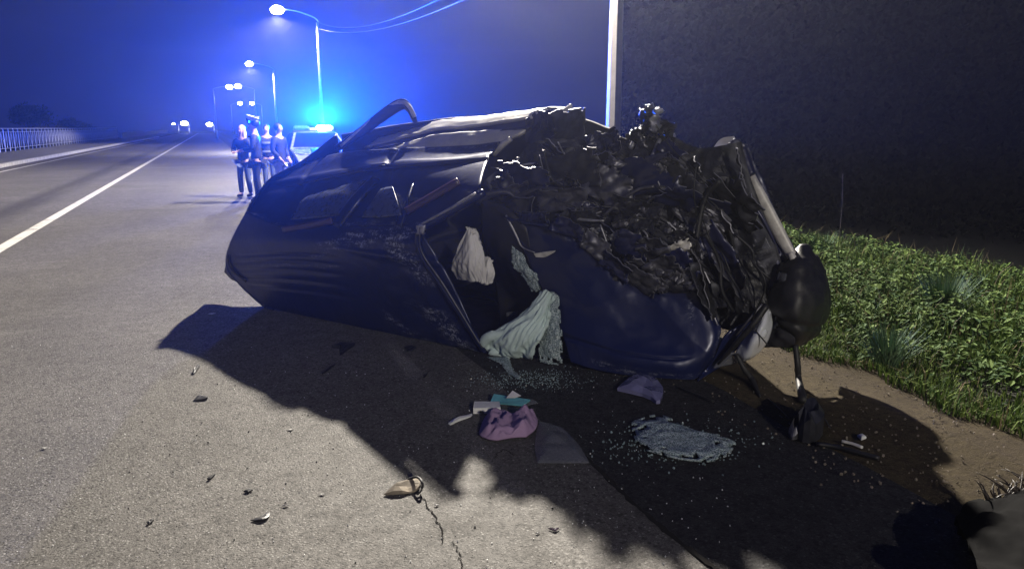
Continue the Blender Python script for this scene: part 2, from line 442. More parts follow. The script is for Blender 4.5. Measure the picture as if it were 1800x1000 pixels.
# left kerb and sidewalk
def slab(name, t0, t1, s0, s1, z0, z1, mat, parent=None):
    bm = bmesh.new(); bx(bm, t0, s0, z0, t1, s1, z1)
    o = bm_obj(name, bm, mat, parent, False, (0, 0, 0), (0, 0, 0) if parent else road_rot); return o
o = slab("sidewalk", -11.95, -8.18, 5, 258, -.2, .14, M['sidewalk']); o["kind"] = 'structure'
kb = thing("kerb", "pale stone kerb along the far left side of the road", "kerb", (0, 0, 0), -AZ)
me0 = None
for k in range(125):
    s = 20 + k * 1.0
    if me0 is None:
        bm = bmesh.new(); bx(bm, -.11, 0, -.2, .11, .985, .15)
        bmesh.ops.bevel(bm, geom=[e for e in bm.edges], offset=.015, segments=1, affect='EDGES')
        me0 = bpy.data.meshes.new("kerb_stone"); bm.to_mesh(me0); bm.free(); me0.materials.append(M['kerb'])
    c = bpy.data.objects.new("kerb_stone", me0); COL.objects.link(c); c.parent = kb
    c.location = (-8.065 + random.uniform(-.008, .008), s, random.uniform(-.008, .004))

# cracks in the asphalt
def crack(pts, w):
    P = catmull([tuple(gnd(x, y, .003)) for x, y in pts], 40); vs = []; fs = []
    for k, p in enumerate(P):
        d = Vector(P[min(k + 1, 39)] - P[max(k - 1, 0)]).normalized(); q = Vector((-d.y, d.x, 0))
        j = q * (.012 * noise.noise(Vector((k * .7, w * 99, 0)))); ww = w * (.5 + abs(noise.noise(Vector((k * .5, w * 31, 2)))) * 1.6)
        vs += [Vector(p) + j + q * ww, Vector(p) + j - q * ww]
    for k in range(39): fs.append((2 * k, 2 * k + 1, 2 * k + 3, 2 * k + 2))
    o = mesh_obj("road_crack", vs, fs, M['crack']); o["kind"] = 'structure'
crack([(735, 862), (752, 890), (775, 925), (779, 955)], .0035); crack([(795, 950), (808, 975), (815, 1010)], .003)
crack([(868, 805), (885, 790), (905, 800)], .004)
# open joint between the old road and the dark strip
crack([(985, 760), (1040, 812), (1110, 880), (1180, 940), (1262, 1002)], .012)

# ------------------------------------------------------------------ haze
bm = bmesh.new(); bx(bm, -155, -40, -8.6, 120, 330, 34)
hz = NT("night_haze"); hz.n.remove(hz.b)
pv = hz.new("ShaderNodeVolumePrincipled"); pv.inputs["Density"].default_value = HAZE_DENSITY; pv.inputs["Color"].default_value = (.92, .95, 1, 1); pv.inputs["Anisotropy"].default_value = .8
hz.l(pv.outputs[0], hz.n["Material Output"].inputs["Volume"])
ho = bm_obj("haze", bm, hz.m); ho["kind"] = 'stuff'

# ------------------------------------------------------------------ street lamps
def lamp_light(name, loc, power, parent, batwing=True, radius=.16):
    ld = bpy.data.lights.new(name, 'POINT'); ld.energy = power; ld.color = C_LAMP; ld.shadow_soft_size = radius
    lo = bpy.data.objects.new(name, ld); COL.objects.link(lo); lo.parent = parent; lo.location = loc
    if batwing:   # street luminaire: most of its light leaves at a slant, none above the horizontal
        ld.use_nodes = True; nt = ld.node_tree; em = nt.nodes["Emission"]
        tc = nt.nodes.new("ShaderNodeTexCoord"); sx = nt.nodes.new("ShaderNodeSeparateXYZ"); nt.links.new(tc.outputs["Normal"], sx.inputs[0])
        def mth(op, a, b=None):
            n = nt.nodes.new("ShaderNodeMath"); n.operation = op
            for k, v in ((0, a), (1, b)):
                if v is None: continue
                if hasattr(v, "is_output"): nt.links.new(v, n.inputs[k])
                else: n.inputs[k].default_value = v
            return n.outputs[0]
        z = mth('MAXIMUM', mth('MULTIPLY', sx.outputs[2], -1.0), .0)
        f = mth('MINIMUM', mth('POWER', mth('MAXIMUM', z, .05), -2.3), 10.0)
        cut = nt.nodes.new("ShaderNodeMapRange"); cut.interpolation_type = 'SMOOTHSTEP'
        nt.links.new(z, cut.inputs["Value"]); cut.inputs["From Min"].default_value = .20; cut.inputs["From Max"].default_value = .36
        nt.links.new(mth('MULTIPLY', f, cut.outputs[0]), em.inputs["Strength"])
    return lo
def street_lamp(label, base, head, pole, group=None, light=0.0, lens=None, two=False, name="street_lamp", lens_scale=1.0):
    base = Vector(base); root = thing(name, label, "street lamp", base, 0, group)
    h = Vector(head) - base
    bm = bmesh.new()
    if pole == 'concrete':
        r0, r1 = .185, .12
        vs = cyl(bm, (0, 0, -.3), (0, 0, h.z - .25), r0, r1, 8); bm_obj("pole", bm, M['concrete'], root)
    else:
        cyl(bm, (0, 0, 0), (0, 0, 1.3), pole * 1.35, pole * 1.35, 12); cyl(bm, (0, 0, 1.3), (0, 0, h.z - .5), pole, pole * .6, 12)
        bm_obj("pole", bm, M['galv'], root, True)
    top = Vector((0, 0, h.z - .5)); d = Vector((h.x, h.y, 0)).normalized()
    pts = [top - Vector((0, 0, .4)), top + Vector((0, 0, .12)), top + d * (h.xy.length * .4) + Vector((0, 0, .42)), h - d * .3 + Vector((0, 0, .04))]
    tube("arm", [base + p for p in pts], .035, M['galv'], root, 8)
    q = d.to_track_quat('X', 'Z').to_matrix().to_4x4(); Mx = Matrix.Translation(h) @ q
    bm = bmesh.new(); v = bx(bm, -.35, -.14, -.02, .35, .14, .10, Mx)
    bmesh.ops.bevel(bm, geom=[e for e in bm.edges], offset=.04, segments=2, affect='EDGES')
    hd = bm_obj("luminaire", bm, M['galv'], root)
    bm = bmesh.new(); k = lens_scale  # oversize glass puts the lamp's bloom into its shape
    bmesh.ops.create_uvsphere(bm, u_segments=16, v_segments=8, radius=1.0); bmesh.ops.transform(bm, matrix=Mx @ Matrix.Translation((0, 0, -.03)) @ Matrix.Diagonal((.22 * k, .19 * k, .14 * k, 1)), verts=bm.verts)
    bm_obj("lamp_glass", bm, lens or M['lens'], hd, True)
    if light: lamp_light("lamp_light", h + Vector((0, 0, -.28)), light, root)
    return root
LG = "street lamps along the right side of the road"
nb = at_depth(1078, 225, 17.0); nb.z = 0
street_lamp("thick pale concrete lamp pole rising right behind the wrecked car", nb, HEAD_A, 'concrete', LG, P_LAMP)
b2 = at_depth(567, 225, 39.0); b2.z = 0; h2 = at_depth(487, 17, 38.2)
street_lamp("slender grey lamp post beyond the police car with its bright lamp over the road", b2, h2, .10, LG, P_LAMP_FAR, lens_scale=1.5)
b3 = at_depth(487, 225, 65.0); b3.z = 0; h3 = at_depth(438, 112, 64)
street_lamp("faint lamp post behind the people, second lit lamp down the road", b3, h3, .11, LG, P_LAMP_FAR, lens_scale=1.4)
for (x, y, Y, lab) in ((418, 152, 110, "small lit lamp far down the road, right one of the close pair"), (403, 153, 112, "small lit lamp far down the road, left one of the close pair"),
                       (443, 182, 190, "tiny lit lamp far off just above the officer's cap"), (422, 182, 192, "tiny lit lamp far off above the blond person's head")):
    h = at_depth(x, y, Y); b = h + RR * (2.2 if x not in (403, 422) else -2.2); b.z = 0
    street_lamp(lab, b, h, .11, LG, 0, M['lens_far'], lens_scale=2.2 if Y < 150 else 2.6)
for (x, y, Y, k, lab) in ((305, 218, 250, 2.0, "dim low lamp at the far bend, leftmost of three"), (324, 217, 250, 5.0, "bright low lamp at the far bend, middle of three"), (368, 219, 250, 4.4, "bright low lamp at the far bend, right one of three")):
    h = at_depth(x, y, Y); b = h + Vector((1.4, .3, 0)); b.z = 0
    street_lamp(lab, b, h, .10, "low lamps at the far bend", 0, M['lens_far'], lens_scale=k)
# same row, behind the photographer
hb = Vector((6.5, -15.5, 8.3)); bb = hb + RR * 2.3; bb.z = 0
street_lamp("street lamp of the same row standing behind the photographer", bb, hb, .10, LG, P_LAMP_BACK)
# overhead wires from the near pole to the slender post
wt = b2 + Vector((0, 0, 6.9))
for k, (q, z0, sag, lab) in enumerate(((at_depth(770, 0, 20), 6.75, 1.1, "upper of the two pale overhead wires leaving the slender lamp post"), (at_depth(815, 0, 20), 6.45, 1.1, "lower of the two pale overhead wires leaving the slender lamp post"))):
    p0 = b2 + Vector((.05, -.08, z0 - .0)); d = q - p0; p3 = p0 + d * 1.5
    pts = []
    for j in range(13):
        u = j / 12 * 1.5; p = p0 + d * u; p.z -= sag * 4 * (u / 1.5) * (1 - u / 1.5) * .9; pts.append(p)
    # keep the wire passing through q while it hangs
    corr = sag * 4 * (1 / 1.5) * (1 - 1 / 1.5) * .9
    pts = [p + Vector((0, 0, corr * min(1.3, (j / 12 * 1.5)))) for j, p in enumerate(pts)]
    tagset(tube("overhead_wire", pts, .009, M['wire'], None, 6, 3), lab, "wire", "overhead wires")

# ------------------------------------------------------------------ left side: railing, parapet, shrubs
FT = -11.75
fence = thing("bridge_railing", "pale metal railing with slanted bars along the left sidewalk", "railing", (0, 0, 0), -AZ)
def pmesh(name, p0, p1, r):
    bm = bmesh.new(); cyl(bm, p0, p1, r, r, 6); me = bpy.data.meshes.new(name); bm.to_mesh(me); bm.free(); me.materials.append(M['galv']); return me
mp = pmesh("post", (0, 0, 0), (0, 0, 1.44), .035); mb = pmesh("bar", (0, 0, .2), (0, 0, 1.22), .018)
md1 = pmesh("slanted_bar", (0, 0, .2), (0, .62, 1.22), .018); md2 = pmesh("slanted_bar", (0, .62, .2), (0, 0, 1.22), .018)
s = 42.0
while s < 118:
    for nm, me, ds in (("post", mp, 0), ("bar", mb, .65), ("slanted_bar", md1, .02), ("slanted_bar", md2, .68)):
        c = bpy.data.objects.new(nm, me); COL.objects.link(c); c.parent = fence; c.location = (FT, s + ds, .14)
    s += 1.3
for z, r in ((1.42, .035), (1.2, .022), (.2, .022)):
    bm = bmesh.new(); cyl(bm, (FT, 42, .14 + z), (FT, 118, .14 + z), r, r, 6); bm_obj("rail", bm, M['galv'], fence)
o = slab("parapet", FT - .15, FT + .15, 124, 256, .0, .95, M['concrete']); tagset(o, "low pale parapet at the far end of the left sidewalk", "parapet")

def leaf_cloud(name, pts_fn, count, size, mat, parent, shade_fn=None):
    vs = np.zeros((count * 4, 3)); w = np.zeros(count * 4); fs = []
    for k in range(count):
        p, sh = pts_fn(); s_ = size * random.uniform(.6, 1.4)
        a = Vector(rng.normal(size=3)).normalized(); b = a.orthogonal().normalized(); c = a.cross(b)
        vs[4 * k] = p - b * s_; vs[4 * k + 1] = p + c * s_ * .45; vs[4 * k + 2] = p + b * s_; vs[4 * k + 3] = p - c * s_ * .45
        w[4 * k:4 * k + 4] = sh; fs.append((4 * k, 4 * k + 1, 4 * k + 2, 4 * k + 3))
    return mesh_obj(name, vs, fs, mat, parent, False, parent is not None, w)
def shrub(label, base, h, rad, n, seed, bare=False):
    random.seed(seed); root = thing("shrub_tree", label, "tree", base)
    bm = bmesh.new(); tips = []
    def limb(p, d, ln, r, dep):
        q = p + d * ln; cyl(bm, p, q, r, r * .6, 6)
        if dep == 0: tips.append(q); return
        for _ in range(3):
            dd = (d + Vector((random.uniform(-.8, .8), random.uniform(-.8, .8), random.uniform(-.1, .5)))).normalized(); limb(q, dd, ln * random.uniform(.6, .85), r * .55, dep - 1)
    for _ in range(4): limb(Vector((random.uniform(-.3, .3), random.uniform(-.3, .3), -.1)), Vector((random.uniform(-.4, .4), random.uniform(-.4, .4), 1)).normalized(), h * .33, .09, 3)
    bm_obj("trunk", bm, M['bark'], root)
    base = Vector(base); cl = [(random.choice(tips), random.uniform(.5, 1.1)) for _ in range(46)]
    def fn():
        c, r = random.choice(cl); v = Vector(rng.normal(size=3)); v.normalize()
        return base + c * 1.0 + v * (r * rad * .33 * random.random() ** .4), random.random()
    leaf_cloud("crown", fn, n, .14, M['crown'], root)
p = road(96, -17.5); p.z = -.9
shrub("large pale hazy tree behind the left end of the railing", p, 5.2, 3.0, 5200, 3)
p = road(108, -15.5); p.z = -.6
shrub("smaller rounded hazy bush beyond the end of the railing", p, 3.3, 2.2, 3200, 5)
p = road(86, -20.5); p.z = -1.2
shrub("thin faint tree at the left of the large hazy tree", p, 4.6, 2.2, 2000, 8)
random.seed(11)

# ------------------------------------------------------------------ grass verge
def blades(name, count, area, hfn, wid, mat, kindtag=True, lean=.35):
    V = np.zeros((count * 5, 3)); Wt = np.zeros(count * 5); Fs = []
    for k in range(count):
        t_, s_, h = area()
        p = road(s_, t_, veg_z(t_, s_)); h = h * random.uniform(.55, 1.25); a = random.uniform(0, 6.28)
        d = Vector((math.cos(a), math.sin(a), 0)); q = Vector((-d.y, d.x, 0)); w = wid * random.uniform(.6, 1.3); ln = random.uniform(.1, 1.0) * lean
        m = p + Vector((0, 0, h * .55)) + d * (h * ln * .35); e = p + Vector((0, 0, h * (1 - ln * .35))) + d * (h * ln)
        V[5 * k:5 * k + 5] = [p - q * w, p + q * w, m + q * w * .75, m - q * w * .75, e]
        sh = random.random() ** 1.3; Wt[5 * k:5 * k + 5] = [sh, sh, sh, sh, sh]
        b = 5 * k; Fs += [(b, b + 1, b + 2, b + 3), (b + 3, b + 2, b + 4)]
    o = mesh_obj(name, V, Fs, mat, None, False, False, Wt); o["kind"] = 'stuff'; return o
def verge_edge(s): return 3.86 + .22 * noise.noise(Vector((s * 1.3, 5, 0))) + .1 * noise.noise(Vector((s * 4.1, 2, 0)))
def area_front():
    while True:
        s_ = random.uniform(-.5, 10); t_ = verge_edge(s_) + abs(random.gauss(0, 1)) * 1.1
        c = noise.noise(Vector((t_ * 1.7, s_ * 1.7, 4)))
        if c > -.25 or random.random() < .3: return t_, s_, .10 + .06 * c + .09 * smooth01((t_ - 4) / 1.4)
def area_back():
    s_ = random.uniform(-1, 14); t_ = random.uniform(4.6, 8.6); c = noise.noise(Vector((t_ * 1.2, s_ * 1.2, 9)))
    return t_, s_, .26 + .16 * c
blades("verge_grass", 36000, area_front, None, .0038, M['grass'], lean=.9)
blades("tall_verge_grass", 16000, area_back, None, .0055, M['grass'], lean=.6)
M['dry'] = leafmat('dry_blades', (.10, .08, .04), (.26, .21, .12))
blades('dry_grass', 2600, lambda: (lambda q: (q[0], q[1], q[2] * 1.5))(random.choice((area_front, area_back))()), None, .0035, M['dry'], lean=1.1)
def weeds(count, sr, tr, size, name):
    clumps = []
    for _ in range(420):
        s_ = random.uniform(*sr); t_ = random.uniform(*tr); clumps.append((t_, s_, random.uniform(.12, .32), random.uniform(.12, .3)))
    vs = np.zeros((count * 4, 3)); w = np.zeros(count * 4); fs = []
    for k in range(count):
        t_, s_, h, r = random.choice(clumps); u = random.random(); an = random.uniform(0, 6.28); rr = r * math.sqrt(random.random()) * (1.1 - .5 * u)
        t_ += rr * math.cos(an); s_ += rr * math.sin(an)
        p = road(s_, t_, veg_z(t_, s_) + h * (.25 + .75 * u)); out = Vector((math.cos(an), math.sin(an), random.uniform(-.5, .35))).normalized()
        b = out.cross(Vector((0, 0, 1))).normalized(); s2 = size * random.uniform(.6, 1.4)
        vs[4 * k:4 * k + 4] = [p, p + out * s2 * .5 + b * s2 * .3, p + out * s2 - Vector((0, 0, s2 * .25)), p + out * s2 * .5 - b * s2 * .3]
        w[4 * k:4 * k + 4] = random.random() * (.4 + .6 * u); fs.append((4 * k, 4 * k + 1, 4 * k + 2, 4 * k + 3))
    o = mesh_obj(name, vs, fs, M['weed'], None, False, False, w); o["kind"] = 'stuff'
weeds(36000, (-1, 11), (4.9, 8.2), .055, "weed_cover")
weeds(9000, (0, 9), (4.3, 6), .05, "low_weed_cover")
def tuft(label, s_, t_, h, n, spread, mat):
    base = road(s_, t_, veg_z(t_, s_)); V = []; Wt = []; Fs = []
    for k in range(n):
        a = random.uniform(0, 6.28); rr = spread * random.random() * .4; p = base + Vector((math.cos(a) * rr, math.sin(a) * rr, -.02)); hh = h * random.uniform(.5, 1.1); o_ = spread * random.uniform(.2, 1.0)
        d = Vector((math.cos(a), math.sin(a), 0)); q = Vector((-d.y, d.x, 0)) * .004
        m = p + d * o_ * .4 + Vector((0, 0, hh * .6)); e = p + d * o_ + Vector((0, 0, hh)); b = len(V)
        V += [p - q, p + q, m + q, m - q, e]; Wt += [random.random()] * 5; Fs += [(b, b + 1, b + 2, b + 3), (b + 3, b + 2, b + 4)]
    tagset(mesh_obj("grass_tuft", V, Fs, mat, None, False, True, Wt), label, "plant", "single plants on the verge")
g = gnd(1655, 555, .1); s_, t_ = to_st(g); tuft("pale blue-green tuft of thin stalks in the middle of the verge", s_, t_, .42, 420, .26, M['tuft'])
g = gnd(1445, 440, .1); s_, t_ = to_st(g); tuft("pale tuft at the back of the verge right beside the wreck's bumper", s_, t_, .35, 200, .3, M['tuft'])
g = gnd(1560, 640, .02); s_, t_ = to_st(g); tuft("light green spray of grass at the front edge of the verge", s_, t_, .32, 260, .22, M['tuft'])
g = gnd(1472, 440, .1); st0 = g
tagset(tube("dry_stalk", [g, g + Vector((.01, 0, .5)), g + Vector((-.02, 0, .95))], .0035, M['bark'], None, 5), "single tall dry stalk standing against the dark behind the verge", "plant")

# ------------------------------------------------------------------ dark wood beyond the verge
random.seed(5)
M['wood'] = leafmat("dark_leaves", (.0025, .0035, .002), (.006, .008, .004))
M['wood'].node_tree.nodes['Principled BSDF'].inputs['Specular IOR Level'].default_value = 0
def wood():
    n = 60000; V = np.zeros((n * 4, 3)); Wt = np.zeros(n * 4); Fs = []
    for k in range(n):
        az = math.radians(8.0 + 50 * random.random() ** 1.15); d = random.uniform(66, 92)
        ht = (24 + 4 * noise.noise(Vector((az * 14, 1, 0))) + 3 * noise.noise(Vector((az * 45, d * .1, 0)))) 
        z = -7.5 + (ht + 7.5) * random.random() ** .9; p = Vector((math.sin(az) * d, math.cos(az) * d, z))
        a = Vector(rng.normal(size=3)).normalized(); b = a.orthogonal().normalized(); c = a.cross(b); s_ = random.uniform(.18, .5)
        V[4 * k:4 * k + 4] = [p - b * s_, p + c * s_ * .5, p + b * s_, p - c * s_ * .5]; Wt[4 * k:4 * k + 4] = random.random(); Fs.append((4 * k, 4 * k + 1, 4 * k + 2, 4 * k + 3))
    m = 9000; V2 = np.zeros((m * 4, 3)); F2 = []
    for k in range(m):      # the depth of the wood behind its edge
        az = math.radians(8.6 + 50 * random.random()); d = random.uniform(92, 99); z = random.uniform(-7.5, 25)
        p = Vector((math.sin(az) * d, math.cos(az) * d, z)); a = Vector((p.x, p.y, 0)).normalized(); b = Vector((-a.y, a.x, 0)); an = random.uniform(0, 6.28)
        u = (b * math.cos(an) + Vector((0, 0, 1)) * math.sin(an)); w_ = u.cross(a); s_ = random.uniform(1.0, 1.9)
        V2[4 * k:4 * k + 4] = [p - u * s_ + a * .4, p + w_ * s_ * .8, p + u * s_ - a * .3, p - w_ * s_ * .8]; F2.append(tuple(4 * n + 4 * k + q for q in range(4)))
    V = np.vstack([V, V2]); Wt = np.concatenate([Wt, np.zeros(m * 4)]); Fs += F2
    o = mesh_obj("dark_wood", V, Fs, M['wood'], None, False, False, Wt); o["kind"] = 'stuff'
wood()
random.seed(11)
# ------------------------------------------------------------------ police car
def police_car():
    y = 22.5; x = (552 - 900) / 1329 * y
    root = thing("police_car", "white and blue police car with a blazing blue roof light bar behind the people", "car", (x, y, 0), math.atan2(-RD.x, RD.y) + math.pi)
    # profile in local space: y forward (towards the camera), x across, z up
    prof = [(-2.15, .35, .55), (-2.2, .55, .78), (-2.1, .95, .80), (-1.55, 1.02, .84), (-1.05, 1.44, .62), (.25, 1.47, .62), (.95, 1.02, .82), (2.0, .86, .78), (2.25, .62, .72), (2.22, .30, .60)]
    vs = []; fs = []
    for (yy, z, w) in prof:
        vs += [(-w, yy, z), (-w * .5, yy, z + .02), (w * .5, yy, z + .02), (w, yy, z)]
    n0 = len(vs)
    for (yy, z, w) in prof:
        ww = .86 if abs(yy) < 2.0 else .74
        vs += [(-ww, yy, min(z, .72)), (ww, yy, min(z, .72)), (-ww * .97, yy, .22), (ww * .97, yy, .22)]
    for k in range(len(prof) - 1):
        a, b = 4 * k, 4 * k + 4; c, d = n0 + 4 * k, n0 + 4 * k + 4
        for m in range(3): fs.append((a + m, a + m + 1, b + m + 1, b + m))
        fs += [(a, b, d, c), (a + 3, c + 1, d + 1, b + 3), (c, d, d + 2, c + 2), (c + 1, c + 3, d + 3, d + 1), (c + 2, d + 2, d + 3, c + 3)]
    for k in (0, len(prof) - 1):
        a, c = 4 * k, n0 + 4 * k; f = (a, c, c + 2, c + 3, c + 1, a + 3, a + 2, a + 1); fs.append(f if k == 0 else tuple(reversed(f)))
    bd = mesh_obj("body", vs, fs, M['police_white'], root, False, False)
    bm = bmesh.new(); bm.from_mesh(bd.data); bmesh.ops.recalc_face_normals(bm, faces=bm.faces); bm.to_mesh(bd.data); bm.free()
    bd.modifiers.new("bevel", 'BEVEL').width = .04
    def quad(nm, pts, m, dirv): return plate_local(nm, pts, .012, m, root, dirv)
    def plate_local(nm, pts, dep, m, par, dv):
        k = len(pts); dv = Vector(dv); v = [Vector(p) for p in pts] + [Vector(p) - dv * dep for p in pts]
        f = [tuple(range(k)), tuple(reversed(range(k, 2 * k)))] + [(i + k, (i + 1) % k + k, (i + 1) % k, i) for i in range(k)]
        o = mesh_obj(nm, v, f, m, par, False, False)
        b_ = bmesh.new(); b_.from_mesh(o.data); bmesh.ops.recalc_face_normals(b_, faces=b_.faces); b_.to_mesh(o.data); b_.free(); return o
    quad("windscreen", [(-.72, .93, 1.07), (.72, .93, 1.07), (.55, .30, 1.465), (-.55, .30, 1.465)], M['glass'], (0, .53, .85))
    for sx in (-1, 1):
        quad("side_window", [(sx * .842, .75, 1.03), (sx * .845, -1.35, 1.03), (sx * .66, -1.0, 1.40), (sx * .66, .22, 1.42)], M['glass'], (sx * .9, 0, .4))
        quad("stripe", [(sx * .875, 1.9, .72), (sx * .875, -1.9, .72), (sx * .875, -1.9, .55), (sx * .875, 1.9, .55)], M['police_blue'], (sx, 0, 0))
        quad("headlight", [(sx * .40, 2.275, .62), (sx * .70, 2.24, .66), (sx * .70, 2.24, .76), (sx * .42, 2.26, .74)], M['headlens'], (0, 1, 0))
        bm = bmesh.new(); bx(bm, sx * .86, .60, .98, sx * 1.04, .76, 1.12); bm_obj("mirror", bm, M['police_white'], root)
        for yy in (-1.35, 1.4):
            bm = bmesh.new(); cyl(bm, (sx * .66, yy, .32), (sx * .89, yy, .32), .32, .32, 20); w = bm_obj("wheel", bm, M['rubber'], root)
            bm = bmesh.new(); cyl(bm, (sx * .86, yy, .32), (sx * .90, yy, .32), .2, .19, 14); bm_obj("rim", bm, M['galv'], w)
    quad("number_plate", [(-.26, 2.30, .42), (.26, 2.30, .42), (.26, 2.30, .53), (-.26, 2.30, .53)], M['card'], (0, 1, 0))
    quad("grille", [(-.38, 2.29, .56), (.38, 2.29, .56), (.36, 2.27, .74), (-.36, 2.27, .74)], M['black'], (0, 1, .1))
    quad("bonnet_stripe", [(-.3, 1.95, .905), (.3, 1.95, .905), (.3, 1.05, 1.045), (-.3, 1.05, 1.045)], M['police_blue'], (0, .2, 1))
    bm = bmesh.new(); bx(bm, -.60, -.42, 1.485, .60, -.20, 1.53); lb = bm_obj("light_bar", bm, M['black'], root)
    # the car faces the camera: its left (+x after the half turn is picture left)
    for x0, x1, m in ((-.58, -.10, 'beacon'), (.10, .58, 'beacon_off')):
        bm = bmesh.new(); bx(bm, x0, -.42, 1.53, x1, -.20, 1.67); bmesh.ops.bevel(bm, geom=[e for e in bm.edges], offset=.04, segments=3, affect='EDGES')
        bm_obj("beacon", bm, M[m], lb)
    bm = bmesh.new(); bx(bm, -.10, -.40, 1.53, .10, -.22, 1.60); bm_obj("siren", bm, M['galv'], lb)
    ld = bpy.data.lights.new("beacon_light", 'POINT'); ld.energy = P_BEACON; ld.color = C_BEACON; ld.shadow_soft_size = .12
    lo = bpy.data.objects.new("beacon_light", ld); COL.objects.link(lo); lo.parent = root; lo.location = (-.30, -.30, 1.82)
    ld.use_nodes = True; nt = ld.node_tree; em = nt.nodes["Emission"]     # the bar's housing lets little light out downwards
    tc = nt.nodes.new("ShaderNodeTexCoord"); sx = nt.nodes.new("ShaderNodeSeparateXYZ"); nt.links.new(tc.outputs["Normal"], sx.inputs[0])
    mr = nt.nodes.new("ShaderNodeMapRange"); mr.interpolation_type = 'SMOOTHSTEP'; nt.links.new(sx.outputs[2], mr.inputs["Value"])
    mr.inputs["From Min"].default_value = -.10; mr.inputs["From Max"].default_value = .0; mr.inputs["To Min"].default_value = .02; mr.inputs["To Max"].default_value = 1.0
    nt.links.new(mr.outputs[0], em.inputs["Strength"])
police_car()

# ------------------------------------------------------------------ people
def skinned(name, joints, edges, mat, parent, root=0, sub=1):
    me = bpy.data.meshes.new(name); me.from_pydata([j[0] for j in joints], edges, [])
    o = bpy.data.objects.new(name, me); COL.objects.link(o)
    o.modifiers.new("skin", 'SKIN'); sm = o.modifiers.new("sub", 'SUBSURF'); sm.levels = sub; sm.render_levels = sub
    sv = me.skin_vertices[0].data
    for k, j in enumerate(joints):
        r = j[1]; sv[k].radius = r if isinstance(r, tuple) else (r, r); sv[k].use_root = (k == root)
    dg = bpy.context.evaluated_depsgraph_get(); dg.update()
    m2 = bpy.data.meshes.new_from_object(o.evaluated_get(dg)); m2.name = name
    bpy.data.objects.remove(o); bpy.data.meshes.remove(me)
    m2.polygons.foreach_set("use_smooth", [True] * len(m2.polygons)); m2.materials.clear()
    return link(name, m2, mat, parent)
def person(label, px, Y, face_deg, height, top, legs, hair, arms, cap=False, stride=.0, coat=.86, tape=False, group="people standing on the road"):
    p = at_depth(px, 225, Y); root = thing("person", label, "person", (p.x, p.y, 0), math.radians(face_deg), group)
    k = height / 1.75
    J = lambda x, y, z, r: ((x * k, y * k, z * k), (r[0] * k, r[1] * k) if isinstance(r, tuple) else r * k)
    el, er, wl, wr = arms       # elbows and wrists (x,y,z) for left(-x) and right(+x)
    kn = lambda s: (s * .10, .03 + s * stride * .4, .50); an = lambda s: (s * .105, -.02 + s * stride, .09)
    jt = [J(0, 0, .95, (.11, .08)), J(0, 0, 1.12, (.11, .08)), J(0, 0, 1.33, (.15, .10)), J(0, .0, 1.47, .06), J(0, .015, 1.545, .052), J(0, .02, 1.60, (.068, .085)), J(0, .012, 1.675, (.072, .088)), J(0, .0, 1.735, .05), J(0, .112, 1.61, .014)]
    ed = [(0, 1), (1, 2), (2, 3), (3, 4), (4, 5), (5, 6), (6, 7), (5, 8)]
    def add(j, par): jt.append(j); ed.append((par, len(jt) - 1)); return len(jt) - 1
    for s, e, w in ((-1, el, wl), (1, er, wr)):
        a = add(J(s * .18, 0, 1.40, .055), 2); b = add(J(*e, .042), a); c = add(J(*w, .030), b)
        d = (Vector(w) - Vector(e)).normalized(); pm = Vector(w) + d * .07; h = add(J(*pm, (.034, .018)), c)
        sd = d.cross(Vector((0, 0, 1))); sd = (sd if sd.length > .1 else Vector((1, 0, 0))).normalized()
        for f in range(4):
            q = pm + d * (.05 + .02 * (f in (1, 2))) + sd * (f - 1.5) * .019; g_ = add(J(*q, .0085), h); add(J(*(q + d * .035 + Vector((0, 0, -.008))), .007), g_)
        q = Vector(w) + d * .045 + sd * .045; g_ = add(J(*q, .010), c); add(J(*(q + d * .035), .008), g_)
    for s in (-1, 1):
        a = add(J(s * .09, 0, .90, .085), 0); b = add(J(*kn(s), .055), a); c = add(J(*an(s), .040), b); add(J(an(s)[0] * 1.1, an(s)[1] + .13, .035, .035), c)
    skinned("body", jt, ed, M['skin'], root)
    # jacket with sleeves, trousers, shoes
    jk = [J(0, 0, 1.12, (.165, .125)), J(0, 0, 1.34, (.185, .13)), J(0, 0, 1.455, (.085, .08)), J(0, 0, coat, (.168, .13))]; je = [(0, 1), (1, 2), (0, 3)]
    for s, e, w in ((-1, el, wl), (1, er, wr)):
        jk += [J(s * .19, 0, 1.385, .078), J(*e, .060), J(*w, .046)]; n = len(jk); je += [(1, n - 3), (n - 3, n - 2), (n - 2, n - 1)]
    jo = skinned("jacket", jk, je, top, root)
    tr = [J(0, 0, .96, (.20, .15))]; te = []
    for s in (-1, 1):
        tr += [J(s * .095, 0, .84, .100), J(*kn(s), .070), J(*an(s), .060)]; n = len(tr); te += [(0, n - 3), (n - 3, n - 2), (n - 2, n - 1)]
    skinned("trousers", tr, te, legs, root)
    for s in (-1, 1):
        x, y, z = an(s); skinned("shoe", [J(x, y - .03, .06, (.05, .05)), J(x * 1.06, y + .09, .045, (.048, .042)), J(x * 1.1, y + .17, .035, (.04, .03))], [(0, 1), (1, 2)], M['shoe'], root, 0)
    hm = M['hair_blond'] if hair == 'blond' else M['hair_dark']
    bm = bmesh.new()
    def blob(x, y, z, a, b, c):
        r = bmesh.ops.create_uvsphere(bm, u_segments=14, v_segments=10, radius=1.0)
        bmesh.ops.transform(bm, matrix=Matrix.Translation((x * k, y * k, z * k)) @ Matrix.Diagonal((a * k, b * k, c * k, 1)), verts=r["verts"])
    blob(0, -.022, 1.672, .088, .098, .092)
    if hair == 'blond':
        blob(0, -.06, 1.53, .095, .05, .16)
        for sx in (-1, 1): blob(sx * .078, .015, 1.50, .035, .04, .17)
    bm_obj("hair", bm, hm, root, True)
